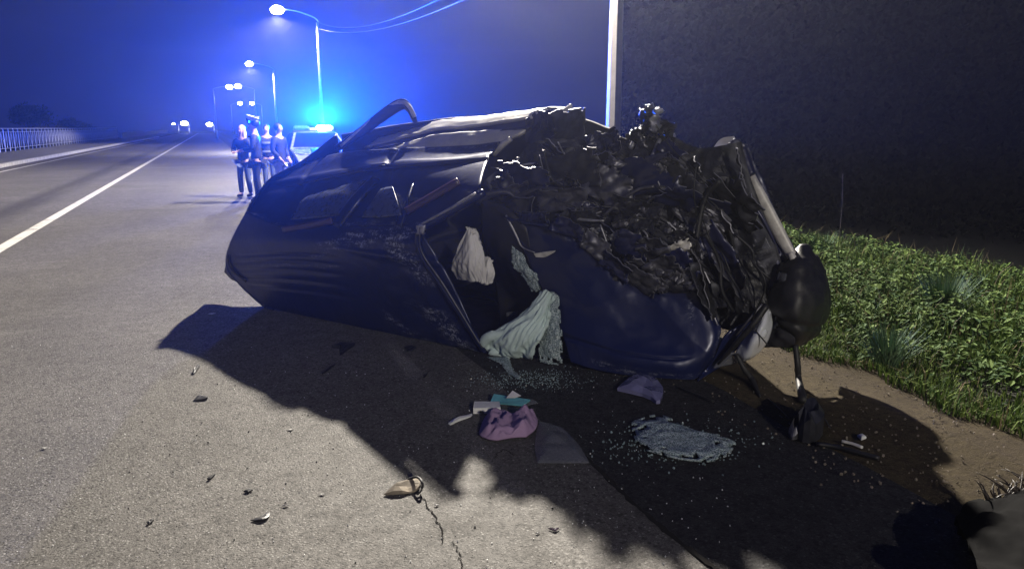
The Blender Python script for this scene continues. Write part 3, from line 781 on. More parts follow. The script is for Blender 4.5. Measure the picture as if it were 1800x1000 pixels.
    if cap:
        bm = bmesh.new(); cyl(bm, (0, 0, 1.715 * k), (0, 0, 1.75 * k), .098 * k, .10 * k, 18); bmesh.ops.translate(bm, verts=bm.verts, vec=(0, .01, 0))
        v = cyl(bm, (0, .01, 1.752 * k), (0, .015, 1.80 * k), .105 * k, .14 * k, 18); cyl(bm, (0, .015, 1.80 * k), (0, .01, 1.815 * k), .14 * k, .11 * k, 18)
        co = bm_obj("cap", bm, M['pale'], root, False)
        bm = bmesh.new(); cyl(bm, (0, .10 * k, 1.715 * k), (0, .13 * k, 1.705 * k), .085 * k, .075 * k, 14); bm_obj("visor", bm, M['black'], co)
    if tape:
        for z in (1.05, 1.28):
            bm = bmesh.new(); bmesh.ops.create_cone(bm, cap_ends=False, segments=20, radius1=1, radius2=1, depth=1)
            bmesh.ops.transform(bm, matrix=Matrix.Translation((0, 0, z * k)) @ Matrix.Diagonal((.20 * k, .145 * k, .05, 1)), verts=bm.verts); bm_obj("reflective_band", bm, M['reflect'], jo, True)
    return root
hang = ((-.25, .0, 1.13), (.25, .0, 1.13), (-.24, .10, .90), (.24, .10, .90))
held = ((-.26, .02, 1.13), (.26, .02, 1.13), (-.08, .24, 1.12), (.10, .24, 1.10))
person("long-haired blond person in a dark jacket at the left end of the group", 424, 17.6, 165, 1.66, M['jacket'], M['jeans'], 'blond', held, stride=.04)
person("police officer in a dark uniform and white-topped peaked cap", 447, 16.2, 100, 1.78, M['uniform'], M['uniform'], 'dark', held, cap=True, stride=.05)
person("person in a dark jacket and pale trousers nearest the police car", 489, 17.2, 250, 1.70, M['jacket'], M['pale'], 'dark', ((-.25, -.02, 1.13), (.25, -.02, 1.13), (-.17, .12, .96), (.17, .12, .96)), coat=.80)
person("dark-clothed person with reflective bands standing behind the officer", 468, 19.4, 200, 1.68, M['uniform'], M['jeans'], 'dark', hang, tape=True)

exec_parts = None
# ------------------------------------------------------------------ the wreck
car = thing("wrecked_car", "dark smashed car lying on its side with its roof facing the viewer", "car", A0)
def un(rows): return [[U(*p) for p in r] for r in rows]
def sm(x, c, w): return math.exp(-((x - c) / w) ** 2)
def line_d(px, py, x0, y0, x1, y1):
    dx, dy = x1 - x0, y1 - y0; u = max(0, min(1, ((px - x0) * dx + (py - y0) * dy) / (dx * dx + dy * dy + 1e-9)))
    return math.hypot(px - x0 - u * dx, py - y0 - u * dy)

# roof
roof_rows = [[(432, 372, -.12), (500, 398, -.05), (600, 398, -.03), (738, 398, -.04)],
             [(403, 430, -.06), (500, 430, .0), (610, 432, .03), (752, 428, .0)],
             [(398, 470, -.05), (505, 465, .02), (630, 475, .05), (780, 478, .01)],
             [(425, 505, -.05), (530, 515, .03), (665, 535, .05), (815, 545, .01)],
             [(463, 540, -.05), (570, 562, .0), (700, 588, .01), (852, 621, .0)],
             [(470, 541, -.16), (575, 560, -.14), (705, 584, -.12), (860, 612, -.12)]]
def roof_disp(u, v, p):
    g = 0
    for c in (.30, .37, .44, .51, .58):
        g -= .010 * sm(v, c, .010) * smooth01((.62 - u) / .15) * smooth01((u - .04) / .05)
    k = smooth01((u - .55) / .3)
    g += k * (.025 * noise.noise(p * 3.2) + .014 * abs(noise.noise(p * 8)) + .018 * sm(v, .25 + .3 * (u - .7), .03))
    g += .006 * noise.noise(p * 2.0)
    return g
def roof_wear(u, v, p):
    n = noise.noise(p * 5) * .05
    w = 0
    for (x0, y0, x1, y1, wd, am) in ((.55, .22, .98, .07, .035, .75), (.72, .10, .92, .02, .03, .8), (.86, .13, .93, .45, .03, .85), (.86, .62, .96, .82, .035, 1.0), (.66, .66, .80, .84, .02, .6), (.45, .33, .66, .24, .02, .4), (.20, .40, .58, .38, .008, .4)):
        w = max(w, am * math.exp(-(line_d(u + n, v + n, x0, y0, x1, y1) / wd) ** 2))
    return w
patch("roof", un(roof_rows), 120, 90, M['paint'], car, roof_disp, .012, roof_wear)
# upper side: quarter panel and doors
side_rows = [[(432, 372, -.12), (500, 399, -.06), (590, 399, -.05), (700, 396, -.05), (738, 399, -.05), (842, 338, -.15)],
             [(437, 362, -.22), (515, 365, -.22), (600, 352, -.25), (690, 346, -.28), (760, 335, -.30), (846, 312, -.3)],
             [(455, 338, -.40), (530, 328, -.45), (620, 312, -.5), (700, 304, -.52), (775, 298, -.52), (856, 285, -.55)],
             [(480, 316, -.62), (545, 298, -.75), (630, 286, -.82), (700, 276, -.85), (790, 272, -.85), (868, 266, -.88)],
             [(505, 300, -.85), (570, 275, -1.0), (640, 264, -1.0), (715, 259, -.98), (800, 257, -.98), (880, 250, -.98)]]
def side_disp(u, v, p):
    g = .012 * noise.noise(p * 2.6) - .02 * sm(u, .56, .012) * smooth01((v - .3) / .2) - .02 * sm(u, .20, .010) * smooth01((v - .35) / .2)
    return g + .02 * sm(v, .62, .04)
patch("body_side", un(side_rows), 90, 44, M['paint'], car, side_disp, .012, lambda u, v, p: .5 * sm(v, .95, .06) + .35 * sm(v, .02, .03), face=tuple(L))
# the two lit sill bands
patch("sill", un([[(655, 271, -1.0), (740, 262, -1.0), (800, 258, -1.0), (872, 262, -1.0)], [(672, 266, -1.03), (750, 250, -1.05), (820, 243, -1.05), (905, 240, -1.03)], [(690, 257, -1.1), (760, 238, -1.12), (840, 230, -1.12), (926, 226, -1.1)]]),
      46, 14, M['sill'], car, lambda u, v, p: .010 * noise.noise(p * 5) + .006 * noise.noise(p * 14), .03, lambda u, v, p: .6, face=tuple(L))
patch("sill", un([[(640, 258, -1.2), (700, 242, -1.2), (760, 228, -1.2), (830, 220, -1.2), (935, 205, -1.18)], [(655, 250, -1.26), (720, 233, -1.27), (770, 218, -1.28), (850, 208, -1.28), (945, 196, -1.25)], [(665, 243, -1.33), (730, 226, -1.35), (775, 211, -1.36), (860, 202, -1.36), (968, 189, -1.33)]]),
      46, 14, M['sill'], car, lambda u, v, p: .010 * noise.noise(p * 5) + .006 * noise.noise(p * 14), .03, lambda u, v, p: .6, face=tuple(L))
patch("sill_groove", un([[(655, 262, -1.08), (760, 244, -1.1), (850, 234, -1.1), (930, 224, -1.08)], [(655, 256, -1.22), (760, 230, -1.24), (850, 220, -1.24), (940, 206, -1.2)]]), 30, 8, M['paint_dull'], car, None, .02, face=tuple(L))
tube("sill_end", [U(868, 272, -.98), U(880, 258, -.98), U(898, 244, -.99)], [.02, .028, .02], M['whitish'], car, 8)
# tail, lower side, floor
R = lambda pts: [W(*p) for p in pts]
patch("tailgate", [[U(432, 372, -.12), U(403, 430, -.06), U(398, 470, -.05), U(425, 505, -.05), U(463, 540, -.05)],
                   [W(-2.62, 1.06, -.5), W(-2.75, .80, -.40), W(-2.8, .52, -.38), W(-2.7, .25, -.36), W(-2.5, -.02, -.3)],
                   [W(-2.6, 1.14, -.9), W(-2.7, .85, -.9), W(-2.75, .55, -.9), W(-2.7, .2, -.9), W(-2.6, -.15, -.9)],
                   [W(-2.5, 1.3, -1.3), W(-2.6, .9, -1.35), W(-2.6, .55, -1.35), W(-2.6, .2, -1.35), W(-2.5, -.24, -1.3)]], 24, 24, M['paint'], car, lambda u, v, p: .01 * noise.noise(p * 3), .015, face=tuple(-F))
patch("lower_side", [R([(-2.4, .0, -.12), (-1.2, -.0, -.12), (0, .0, -.1), (.5, .0, -.1)]), R([(-2.5, -.09, -.6), (-1.2, -.1, -.6), (0, -.1, -.6), (1.3, -.1, -.6)]), R([(-2.4, -.24, -1.25), (-1.2, -.25, -1.25), (0, -.25, -1.25), (1.4, -.25, -1.25)])], 20, 12, M['paint_dull'], car, None, .012, face=tuple(-L))
patch("floor_pan", [R([(-2.5, 1.28, -1.36), (-1.2, 1.42, -1.38), (0, 1.44, -1.36), (.5, 1.35, -1.25)]), R([(-2.6, .6, -1.38), (-1.2, .6, -1.38), (0, .6, -1.36), (1.3, .6, -1.2)]), R([(-2.5, -.34, -1.36), (-1.2, -.34, -1.36), (0, -.34, -1.36), (1.3, -.3, -1.25)])], 36, 20, M['cabin'], car, lambda u, v, p: .03 * noise.noise(p * 4), .03)
for a in (-2.0,):
    for b in (.86, .0):
        bm = bmesh.new(); inv = world_of(car).inverted()
        cyl(bm, inv @ W(a, b, -1.24), inv @ W(a, b + .2, -1.24), .30, .30, 24); wv = bm_obj("wheel", bm, M['rubber'], car)
        bm = bmesh.new(); cyl(bm, inv @ W(a, b + .16, -1.24), inv @ W(a, b + .205, -1.24), .19, .17, 16); bm_obj("rim", bm, M['galv'], wv)
tube('floor_gap_cover', [W(-2.4, -.22, -1.42), W(-1.0, -.24, -1.44), (W(.2, -.24, -1.42)), W(1.2, -.22, -1.32)], .09, M['black'], car, 10)  # black tube added to block the lit ground showing under the floor pan
# spoiler corner at the rear, roof edge trims
patch("spoiler", un([[(400, 448, -.03), (404, 470, -.02), (432, 496, -.02)], [(394, 478, -.12), (408, 492, -.10), (428, 498, -.10)]]), 10, 6, M['black'], car, None, .03)
def strip(name, pix, c, w, mat, T=.012):
    """flat band along a chain of points lying on the wreck"""
    pts = [U(x, y, c) if not isinstance(c, (list, tuple)) else U(x, y, cc) for (x, y), cc in zip(pix, c if isinstance(c, (list, tuple)) else [c] * len(pix))]
    return tube(name, pts, w, mat, car, 6, 6, .35, tuple(N))
def pane(name, pix, c, mat, T=.008):
    return plate(name, [U(x, y, cc) for x, y, cc in pix], T, mat, car, (N * .35 + L * .9).normalized())
patch("side_window", un([[(512, 388, -.085), (560, 385, -.08), (598, 380, -.08)], [(530, 358, -.24), (580, 350, -.24), (622, 347, -.24)], [(550, 343, -.36), (600, 330, -.40), (650, 317, -.45)]]), 20, 12, M['glassdark'], car, lambda u, v, p: .016 + .006 * noise.noise(p * 9), .006, face=tuple(L))
patch("side_window", un([[(636, 384, -.08), (670, 384, -.08), (708, 380, -.09)], [(655, 358, -.2), (678, 355, -.2), (700, 354, -.2)], [(672, 334, -.33), (682, 331, -.33), (692, 330, -.33)]]), 16, 12, M['glassdark'], car, lambda u, v, p: .018 + .006 * noise.noise(p * 9), .006, face=tuple(L))
patch("side_window", un([[(712, 368, -.18), (745, 360, -.2), (795, 335, -.24)], [(722, 345, -.3), (755, 340, -.32), (800, 326, -.34)], [(730, 327, -.42), (765, 325, -.42), (805, 318, -.42)]]), 16, 10, M['glassdark'], car, lambda u, v, p: .018, .006, face=tuple(L))
strip("window_trim", [(497, 404), (540, 397), (584, 388)], -.03, .032, M['trim'])
strip("window_trim", [(714, 372), (760, 346), (806, 319)], [-.10, -.16, -.22], .030, M['trim'])
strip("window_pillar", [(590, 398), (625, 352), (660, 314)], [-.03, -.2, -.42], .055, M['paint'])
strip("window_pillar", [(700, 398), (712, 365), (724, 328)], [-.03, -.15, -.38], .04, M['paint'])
strip("belt_trim", [(445, 350), (540, 322), (640, 300), (760, 288), (858, 280)], [-.36, -.5, -.58, -.6, -.62], .018, M['paint_dull'])
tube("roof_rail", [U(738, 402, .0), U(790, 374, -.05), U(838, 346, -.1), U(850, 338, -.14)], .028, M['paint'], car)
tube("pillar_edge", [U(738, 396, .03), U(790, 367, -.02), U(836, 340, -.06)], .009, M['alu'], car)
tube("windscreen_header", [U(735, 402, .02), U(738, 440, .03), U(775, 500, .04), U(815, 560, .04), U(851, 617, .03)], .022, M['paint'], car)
tube("windscreen_seal", [U(738, 400, .05), U(741, 442, .055), U(778, 498, .06), U(812, 553, .06), U(848, 612, .05)], [.006, .006, .009, .006, .005], M['steel2'], car, 6)
patch("roof_bracket", un([[(732, 396, .05), (746, 397, .05)], [(733, 412, .05), (745, 413, .05)]]), 6, 6, M['alu'], car, lambda u, v, p: .02 * noise.noise(p * 30), .02)
tube('door_handle', [U(640, 300, -.55), U(655, 294, -.53), U(676, 291, -.55)], [.008, .014, .008], M['black'], car, 8)
# peeled wheel arch trim standing up at the back
tube("wheel_arch_trim", [U(590, 262, -1.2), U(630, 236, -1.28), U(668, 207, -1.34), U(697, 187, -1.38), U(712, 184, -1.4), U(722, 196, -1.4), U(731, 217, -1.4)], [.03, .045, .055, .055, .05, .04, .025], M['paint_dull'], car, 10, 6, .45, tuple(N))
tube("wheel_arch_lip", [U(600, 257, -1.22), U(640, 223, -1.3), U(676, 193, -1.36), U(703, 180, -1.38), U(718, 186, -1.38), U(729, 206, -1.38)], .02, M['whitish'], car, 8)
# cabin seen through the missing windscreen
def bag(name, rows, mat, amp, T=.025):
    return patch(name, un(rows), 56, 56, mat, car, lambda u, v, p: amp * (.9 * (.45 - abs(noise.noise(Vector((u * 5 + 2 * v, v * 1.6, amp * 90))))) + .5 * (.4 - abs(noise.noise(Vector((u * 11 - 3 * v, v * 5, 7))))) + .08 * noise.noise(p * 40) + .6 * sm(u, .5, .35) * sm(v, .5, .4)), T)
patch("dashboard", un([[(842, 352, -.38), (890, 372, -.36), (925, 400, -.36)], [(850, 420, -.5), (895, 450, -.42), (945, 490, -.36)], [(870, 500, -.6), (920, 530, -.5), (975, 560, -.36)], [(880, 585, -.5), (930, 590, -.4), (1000, 625, -.2)]]), 24, 24, M['dash'], car, lambda u, v, p: .02 * noise.noise(p * 7), .05)
patch("seat_back", [R([(-.9, .12, -.45), (-.75, .12, -.75), (-.6, .12, -1.1)]), R([(-.95, .35, -.42), (-.8, .35, -.72), (-.65, .35, -1.1)]), R([(-.9, .62, -.45), (-.75, .62, -.75), (-.6, .62, -1.1)])], 12, 12, M['cabin'], car, lambda u, v, p: .03 * noise.noise(p * 5), .12, face=tuple(F))
patch("seat_back", [R([(-.9, .56, -.45), (-.75, .56, -.75), (-.6, .56, -1.1)]), R([(-.95, .92, -.42), (-.8, .92, -.72), (-.65, .92, -1.1)]), R([(-.9, 1.12, -.45), (-.75, 1.12, -.75), (-.6, 1.12, -1.1)])], 12, 12, M['cabin'], car, lambda u, v, p: .03 * noise.noise(p * 5), .12, face=tuple(F))
bag("airbag", [[(823, 402, -.30), (828, 401, -.30), (833, 407, -.30)], [(806, 435, -.28), (828, 432, -.24), (848, 438, -.3)], [(795, 468, -.28), (825, 465, -.22), (853, 463, -.28)], [(804, 490, -.3), (832, 494, -.26), (854, 499, -.3)]], M['airbag'], .020)
bag("airbag", [[(850, 452, -.36), (858, 452, -.35), (863, 458, -.36)], [(846, 478, -.33), (858, 475, -.30), (869, 480, -.34)], [(845, 498, -.33), (856, 500, -.31), (866, 496, -.34)]], M['airbag'], .014)
bag("airbag", [[(957, 517, -.24), (965, 512, -.24), (970, 520, -.24)], [(915, 560, -.16), (940, 556, -.13), (962, 566, -.14)], [(868, 588, -.06), (905, 588, -.03), (948, 596, -.05)], [(853, 610, -.05), (890, 614, -.02), (940, 622, -.03)], [(872, 623, -.06), (905, 626, -.05), (935, 628, -.06)]], M['airbag_green'], .055)
tube("airbag_roll", [U(862, 612, -.02), U(852, 602, .0), U(862, 591, .0), U(885, 586, -.03), U(925, 566, -.08)], [.03, .045, .04, .03, .015], M['airbag_green'], car, 10)
def shard(rows, nu=26, nv=34, amp=.018):
    return patch("windscreen_glass", un(rows), nu, nv, M['shatter'], car, lambda u, v, p: amp * (abs(noise.noise(p * 14)) + .5 * noise.noise(p * 40)), .006,
                 keep=lambda u, v, p: not ((u < .1 or u > .9 or v > .93) and noise.noise(p * 28) > .08))
shard([[(900, 432, -.33), (910, 440, -.33), (920, 446, -.33)], [(901, 466, -.31), (918, 470, -.3), (930, 470, -.31)], [(921, 488, -.3), (935, 487, -.29), (946, 484, -.3)], [(934, 512, -.3), (942, 513, -.3), (952, 508, -.3)]])
shard([[(960, 514, -.25), (971, 512, -.25), (983, 521, -.25)], [(952, 550, -.19), (968, 550, -.17), (985, 552, -.18)], [(946, 590, -.12), (968, 592, -.10), (988, 590, -.11)], [(950, 636, -.08), (968, 640, -.07), (989, 642, -.08)]], 34, 44)
shard([[(856, 628, .0), (875, 628, .0), (893, 625, .0)], [(880, 640, .05), (890, 640, .05), (897, 636, .05)], [(892, 655, .12), (898, 656, .12), (904, 652, .12)], [(905, 664, .16), (912, 666, .16), (920, 664, .16)]], 18, 22, .012)
plate("cabin_card", [U(890, 549, -.4), U(912, 547, -.4), U(913, 566, -.4), U(891, 567, -.4)], .01, M['film'], car)

# bonnet
bon = [[(888, 376, -.40), (930, 388, -.38), (975, 396, -.38), (1030, 432, -.40), (1085, 470, -.42), (1150, 512, -.46), (1212, 468, -.5), (1222, 472, -.54)],
       [(905, 408, -.38), (960, 418, -.36), (1010, 440, -.36), (1060, 474, -.37), (1120, 515, -.40), (1180, 530, -.44), (1225, 520, -.49), (1246, 530, -.56)],
       [(935, 470, -.33), (985, 485, -.30), (1035, 510, -.29), (1090, 545, -.31), (1150, 565, -.35), (1205, 565, -.40), (1245, 560, -.46), (1262, 562, -.53)],
       [(965, 530, -.25), (1010, 550, -.22), (1060, 575, -.22), (1115, 595, -.24), (1170, 605, -.29), (1220, 605, -.35), (1252, 592, -.41), (1268, 580, -.49)],
       [(990, 590, -.15), (1035, 608, -.13), (1085, 624, -.13), (1140, 634, -.17), (1190, 640, -.23), (1225, 636, -.30), (1246, 622, -.36), (1262, 604, -.43)],
       [(1003, 636, -.07), (1050, 650, -.09), (1100, 658, -.14), (1150, 663, -.2), (1195, 667, -.28), (1222, 667, -.33), (1238, 650, -.36), (1254, 628, -.40)]]
def bon_disp(u, v, p):
    e = smooth01((.32 - v) / .3) * (1 - .8 * smooth01((u - .68) / .1))
    cre = .045 * (.3 - abs(noise.noise(p * 2.1 + Vector((4, 1, 0))))) + .007 * (.3 - abs(noise.noise(p * 7.2)))
    return cre * (1 - .5 * smooth01((u - .7) / .15)) - .014 * sm(v, .80 - .10 * u, .012) * smooth01((.72 - u) / .15) + e * (.045 * abs(noise.noise(p * 6)) + .02 * noise.noise(p * 15)) + .03 * sm(v, .02, .04) * (1 if u < .35 else .3)
def bon_wear(u, v, p):
    w = .55 * sm(v, .0, .05) * (u > .3) + .5 * math.exp(-(line_d(u, v, .80, .22, .74, .40) / .02) ** 2) + .25 * math.exp(-(line_d(u, v, .06, .05, .30, .12) / .03) ** 2) + .35 * math.exp(-(line_d(u, v, .15, .93, .75, .97) / .03) ** 2) + .3 * sm(u, .97, .03)
    return w
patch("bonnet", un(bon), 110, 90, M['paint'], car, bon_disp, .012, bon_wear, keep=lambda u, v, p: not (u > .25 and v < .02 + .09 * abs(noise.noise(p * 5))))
tube("bonnet_edge", [U(890, 378, -.37), U(908, 415, -.36), U(918, 434, -.35), U(940, 444, -.33)], [.012, .009, .006, .004], M['alu'], car, 6)
tube("bonnet_edge", [U(1212, 458, -.48), U(1228, 490, -.48), U(1246, 535, -.48), U(1262, 572, -.46)], [.012, .010, .007, .006], M['alu'], car, 6)
bag("bonnet_badge_strip", [[(938, 446, -.31), (958, 443, -.31), (976, 441, -.31)], [(942, 452, -.31), (958, 452, -.31), (974, 444, -.31)]], M['whitish'], .0, .01)

# crumpled engine bay: one torn inner panel, then loose pieces one by one
bay = [[(842, 344, -.5), (880, 300, -.62), (930, 262, -.8), (985, 250, -.9), (1040, 252, -.95), (1100, 248, -.95), (1160, 240, -.95), (1230, 262, -.95), (1300, 250, -.95)],
       [(850, 350, -.48), (895, 325, -.58), (945, 305, -.68), (1000, 300, -.75), (1060, 300, -.78), (1120, 300, -.8), (1185, 305, -.82), (1250, 315, -.86), (1318, 310, -.92)],
       [(865, 362, -.46), (915, 350, -.54), (965, 345, -.6), (1030, 350, -.64), (1090, 358, -.66), (1150, 365, -.7), (1210, 378, -.76), (1275, 390, -.82), (1345, 380, -.9)],
       [(880, 372, -.44), (935, 378, -.5), (1000, 395, -.54), (1060, 420, -.58), (1110, 440, -.6), (1170, 455, -.64), (1230, 465, -.72), (1295, 470, -.8), (1370, 450, -.88)],
       [(892, 380, -.44), (945, 392, -.46), (1010, 425, -.5), (1070, 470, -.54), (1130, 505, -.56), (1195, 520, -.62), (1250, 540, -.68), (1310, 545, -.76), (1380, 520, -.85)],
       [(896, 384, -.45), (950, 398, -.47), (1020, 440, -.5), (1085, 490, -.54), (1150, 530, -.56), (1210, 540, -.62), (1262, 575, -.66), (1318, 585, -.72), (1375, 580, -.8)]]
def crumple(p, a=1.0):
    q = p + Vector((noise.noise(p * 3), noise.noise(p * 3 + Vector((9, 0, 0))), noise.noise(p * 3 + Vector((0, 9, 0))))) * .12
    return a * (.15 * (.5 - abs(noise.noise(q * 2.8))) + .05 * (.5 - abs(noise.noise(q * 7))) + .010 * (.5 - abs(noise.noise(q * 17))))
patch("torn_inner_panel", un(bay), 150, 90, M['steel'], car, lambda u, v, p: crumple(p) * smooth01(u / .06) * smooth01((1 - u) / .06) - .03, .012, lambda u, v, p: .3, smooth=False)

BAY_TOP = [(842, 340), (880, 290), (930, 255), (985, 232), (1030, 250), (1060, 246), (1100, 228), (1145, 205), (1180, 232), (1215, 268), (1255, 262), (1295, 245), (1320, 300), (1370, 400)]
BAY_BOT = [(842, 352), (900, 372), (1000, 392), (1050, 440), (1110, 485), (1170, 520), (1215, 475), (1255, 560), (1300, 580), (1370, 575)]
def interp(P, x): return float(np.interp(x, [p[0] for p in P], [p[1] for p in P]))
def crumpled_piece(name, centre, ax, ay, w, h, mat, amp, seed, n=11, T=.007):
    sm_ = random.random() < .6
    ax = ax.normalized(); nz = ax.cross(ay).normalized(); ay = nz.cross(ax)
    G = np.zeros((n, n, 3)); off = Vector((seed * 3.1, seed * 1.7, 0)); nn = np.zeros((n, n, 3)); nn[:] = tuple(nz)
    fold = random.uniform(-1.2, 1.2); fa = random.uniform(0, 3.14); cx, sx = math.cos(fa), math.sin(fa)
    for j in range(n):
        for i in range(n):
            x = (i / (n - 1) - .5); y = (j / (n - 1) - .5)
            rg = 1 + .35 * noise.noise(Vector((math.atan2(y, x) * 1.3, seed, 0)))
            q = Vector((x * 3.2 * w / max(w, h), y * 3.2 * h / max(w, h), 0)) + off
            z = amp * (abs(noise.noise(q)) + .5 * abs(noise.noise(q * 2.3)) - .3) + fold * abs(x * cx + y * sx) * .5 * min(w, h)
            G[j, i] = tuple(centre + ax * (x * w * rg) + ay * (y * h * rg) + nz * z)
    G[..., 2] = np.maximum(G[..., 2], .01)
    K = np.array([[not (max(abs(i - n / 2 + 1), abs(j - n / 2 + 1)) > n / 2 - 2 and noise.noise(Vector((i * .45, j * .45, seed))) > .12) for i in range(n - 1)] for j in range(n - 1)])
    vs, fs = solid_grid(G, K, T, nn); off = n * n
    rim = [1 if any(i < off for i in f) and any(i >= off for i in f) else 0 for f in fs]
    vs, fs, _ = prune(vs, fs)
    o = mesh_obj(name, vs, fs, [mat, M['bare']], car, sm_)
    o.data.polygons.foreach_set("material_index", rim); o.data.polygons.foreach_set("use_smooth", [sm_ and not r for r in rim])
    return o
random.seed(21)
pm = ['steel'] * 5 + ['steel2'] * 3 + ['black'] * 3 + ['paint_dull'] * 4
for k in range(52):
    x = random.uniform(865, 1330); y0, y1 = interp(BAY_TOP, x), interp(BAY_BOT, x); f = random.random(); y = y0 + (y1 - y0) * (.10 + .82 * f)
    c = -.86 + .34 * f + random.uniform(-.02, .08); ctr = U(x, y, c)
    side = smooth01((x - 1120) / 150)
    ax = F * (1 - .5 * side) - L * (1.1 * side + random.gauss(0, .45)) + N * random.gauss(0, .3)
    ay = L + N * random.gauss(.2, .7) + F * random.gauss(0, .3)
    w = random.uniform(.20, .52); h = random.uniform(.07, .22)
    if y - y0 < 45: w *= .55; h *= .6
    crumpled_piece(random.choice(["torn_panel", "torn_panel", "bracket", "crushed_duct"]), ctr, ax, ay, w, h, M[random.choice(pm)], h * .35, k + 1.3, 15)
for k in range(20):
    x = random.uniform(870, 1330); y0, y1 = interp(BAY_TOP, x), interp(BAY_BOT, x); f = random.uniform(.08, .95); y = y0 + (y1 - y0) * f; c = -.80 + .34 * f + random.uniform(.02, .10)
    side = smooth01((x - 1120) / 150)
    P0 = U(x, y, c); d = F * random.gauss(.6 - .2 * side, .5) - L * (random.gauss(.1, .5) + .9 * side) + N * random.gauss(0, .2); d.normalize(); ln = random.uniform(.15, .6)
    bend = Vector((random.gauss(0, 1), random.gauss(0, 1), random.gauss(0, 1))) * .06 * ln
    pts = [P0 - d * ln * .5, P0 - d * ln * .15 + bend, P0 + d * ln * .2 - bend * .5, P0 + d * ln * .5 + bend * .4]
    for q in pts: q.z = max(q.z, .03)
    thin = k % 3
    tube(random.choice(["cable", "torn_edge"]) if thin else random.choice(["hose", "pipe"]), pts, random.choice([.003, .004, .005]) if thin else random.choice([.009, .012, .018]), M[random.choice(['steel2', 'alu', 'steel2', 'black'] if thin else ['black', 'black', 'rubber', 'steel2'])], car, 6, 5)
# named pieces of the engine bay
crumpled_piece("inner_door_panel", U(962, 232, -1.1), (F * .8 + L * .15), L, .34, .36, M['paint_dull'], .04, 4.4, 16)
crumpled_piece("inner_door_panel", U(1000, 232, -1.05), (F * .5 - N * .3), L, .28, .34, M['steel'], .04, 9.4, 16)
tube("door_edge", [U(985, 200, -1.15), U(1000, 190, -1.18), U(1004, 184, -1.2)], [.018, .02, .012], M['whitish'], car, 6)
tube("door_edge", [U(962, 190, -1.25), U(990, 191, -1.22), U(1024, 197, -1.2)], .009, M['steel2'], car, 6)
tube("bracket", [U(908, 292, -.66), U(940, 288, -.66), U(968, 291, -.66)], [.006, .02, .006], M['whitish'], car, 6, 5, .5)
tube("bracket", [U(938, 258, -.86), U(955, 262, -.86), U(963, 267, -.86), U(968, 250, -.86)], [.006, .01, .012, .004], M['whitish'], car, 6)
tube("torn_roll", [U(838, 354, -.4), U(862, 342, -.42), U(890, 338, -.46), U(905, 346, -.46)], [.045, .04, .03, .01], M['steel2'], car, 10, 6, .6)
tube("bracket", [U(834, 282, -.7), U(842, 278, -.7), U(856, 290, -.7)], [.012, .016, .01], M['alu'], car, 6)
tube("shock_absorber", [U(1112, 300, -.75), U(1128, 255, -.9), U(1150, 225, -1.0)], [.03, .035, .03], M['steel2'], car, 10)
tube("shock_absorber", [U(1140, 290, -.75), U(1160, 245, -.9)], [.016, .016], M['alu'], car, 8)
for k, (x, y) in enumerate(((1130, 205), (1142, 198), (1155, 205), (1165, 222), (1148, 225), (1125, 240), (1170, 245), (1140, 250), (1118, 228), (1180, 262))):
    crumpled_piece("torn_panel", U(x, y + 6, -.95 + .05 * (k % 3)), Vector((random.gauss(0, 1), random.gauss(0, 1), random.gauss(0, 1))), Vector((random.gauss(0, 1), random.gauss(0, 1), 1)), .15, .11, M[('steel', 'steel2', 'alu', 'black')[k % 4]], .07, 50 + k)
tube("strut", [U(1108, 262, -.86), U(1122, 236, -.92), U(1136, 212, -.98)], [.016, .02, .014], M['alu'], car, 7)
# torn sheet still hanging on the bonnet's upper edge
for k, (x, y, c, w, h, sl, m) in enumerate(((935, 386, -.36, .26, .10, .1, 'paint_dull'), (1000, 400, -.36, .24, .12, -.3, 'paint_dull'), (1045, 432, -.36, .22, .14, -.6, 'steel2'), (1085, 462, -.36, .22, .15, -.7, 'paint_dull'), (1125, 492, -.37, .26, .16, -.5, 'steel2'), (1165, 500, -.39, .26, .18, .2, 'steel2'), (1195, 470, -.43, .20, .24, .8, 'paint_dull'), (1150, 455, -.44, .26, .18, .1, 'steel2'), (1110, 430, -.45, .24, .16, -.2, 'paint_dull'), (1205, 430, -.52, .2, .22, .5, 'steel2'))):
    crumpled_piece("torn_panel", U(x, y, c), F + L * sl, L - F * sl + N * random.uniform(-.3, .5), w, h, M[m], .035, 70.3 + k * 1.7, 16)
# larger folded sheets over the heap
for k, (x, y, c, w, h, sl, m) in enumerate(((925, 318, -.52, .42, .24, -.1, 'paint_dull'), (1005, 300, -.60, .44, .26, .15, 'steel'), (1065, 325, -.58, .36, .24, -.3, 'steel2'), (1130, 310, -.64, .40, .26, .2, 'paint_dull'), (1185, 330, -.66, .34, .3, -.9, 'steel'), (1230, 380, -.66, .42, .24, -1.2, 'steel2'), (1265, 460, -.66, .44, .2, -1.4, 'paint_dull'), (985, 350, -.48, .40, .18, .1, 'steel2'), (1120, 375, -.54, .34, .2, -.2, 'steel'), (880, 330, -.48, .24, .16, .5, 'steel2'), (1060, 255, -.82, .26, .18, .3, 'paint_dull'))):
    crumpled_piece("folded_panel", U(x, y, c), F + L * sl, L - F * sl + N * random.uniform(-.5, .2), w, h, M[m], .05, 170.3 + k * 2.7, 18)
bm = bmesh.new(); inv = world_of(car).inverted()
for (x, y, c, r, ln) in ((1062, 270, -.9, .10, .16), (1130, 285, -.85, .085, .14), (1045, 330, -.72, .07, .12)):
    p = inv @ U(x, y, c); d = (N * .6 + F * random.uniform(-.5, .5) + L * .4).normalized(); v = cyl(bm, p - d * ln / 2, p + d * ln / 2, r, r * .9, 14); cyl(bm, p + d * ln * .5, p + d * ln * .62, r * .45, r * .4, 10)
bm_obj("engine_block", bm, M['steel'], car)
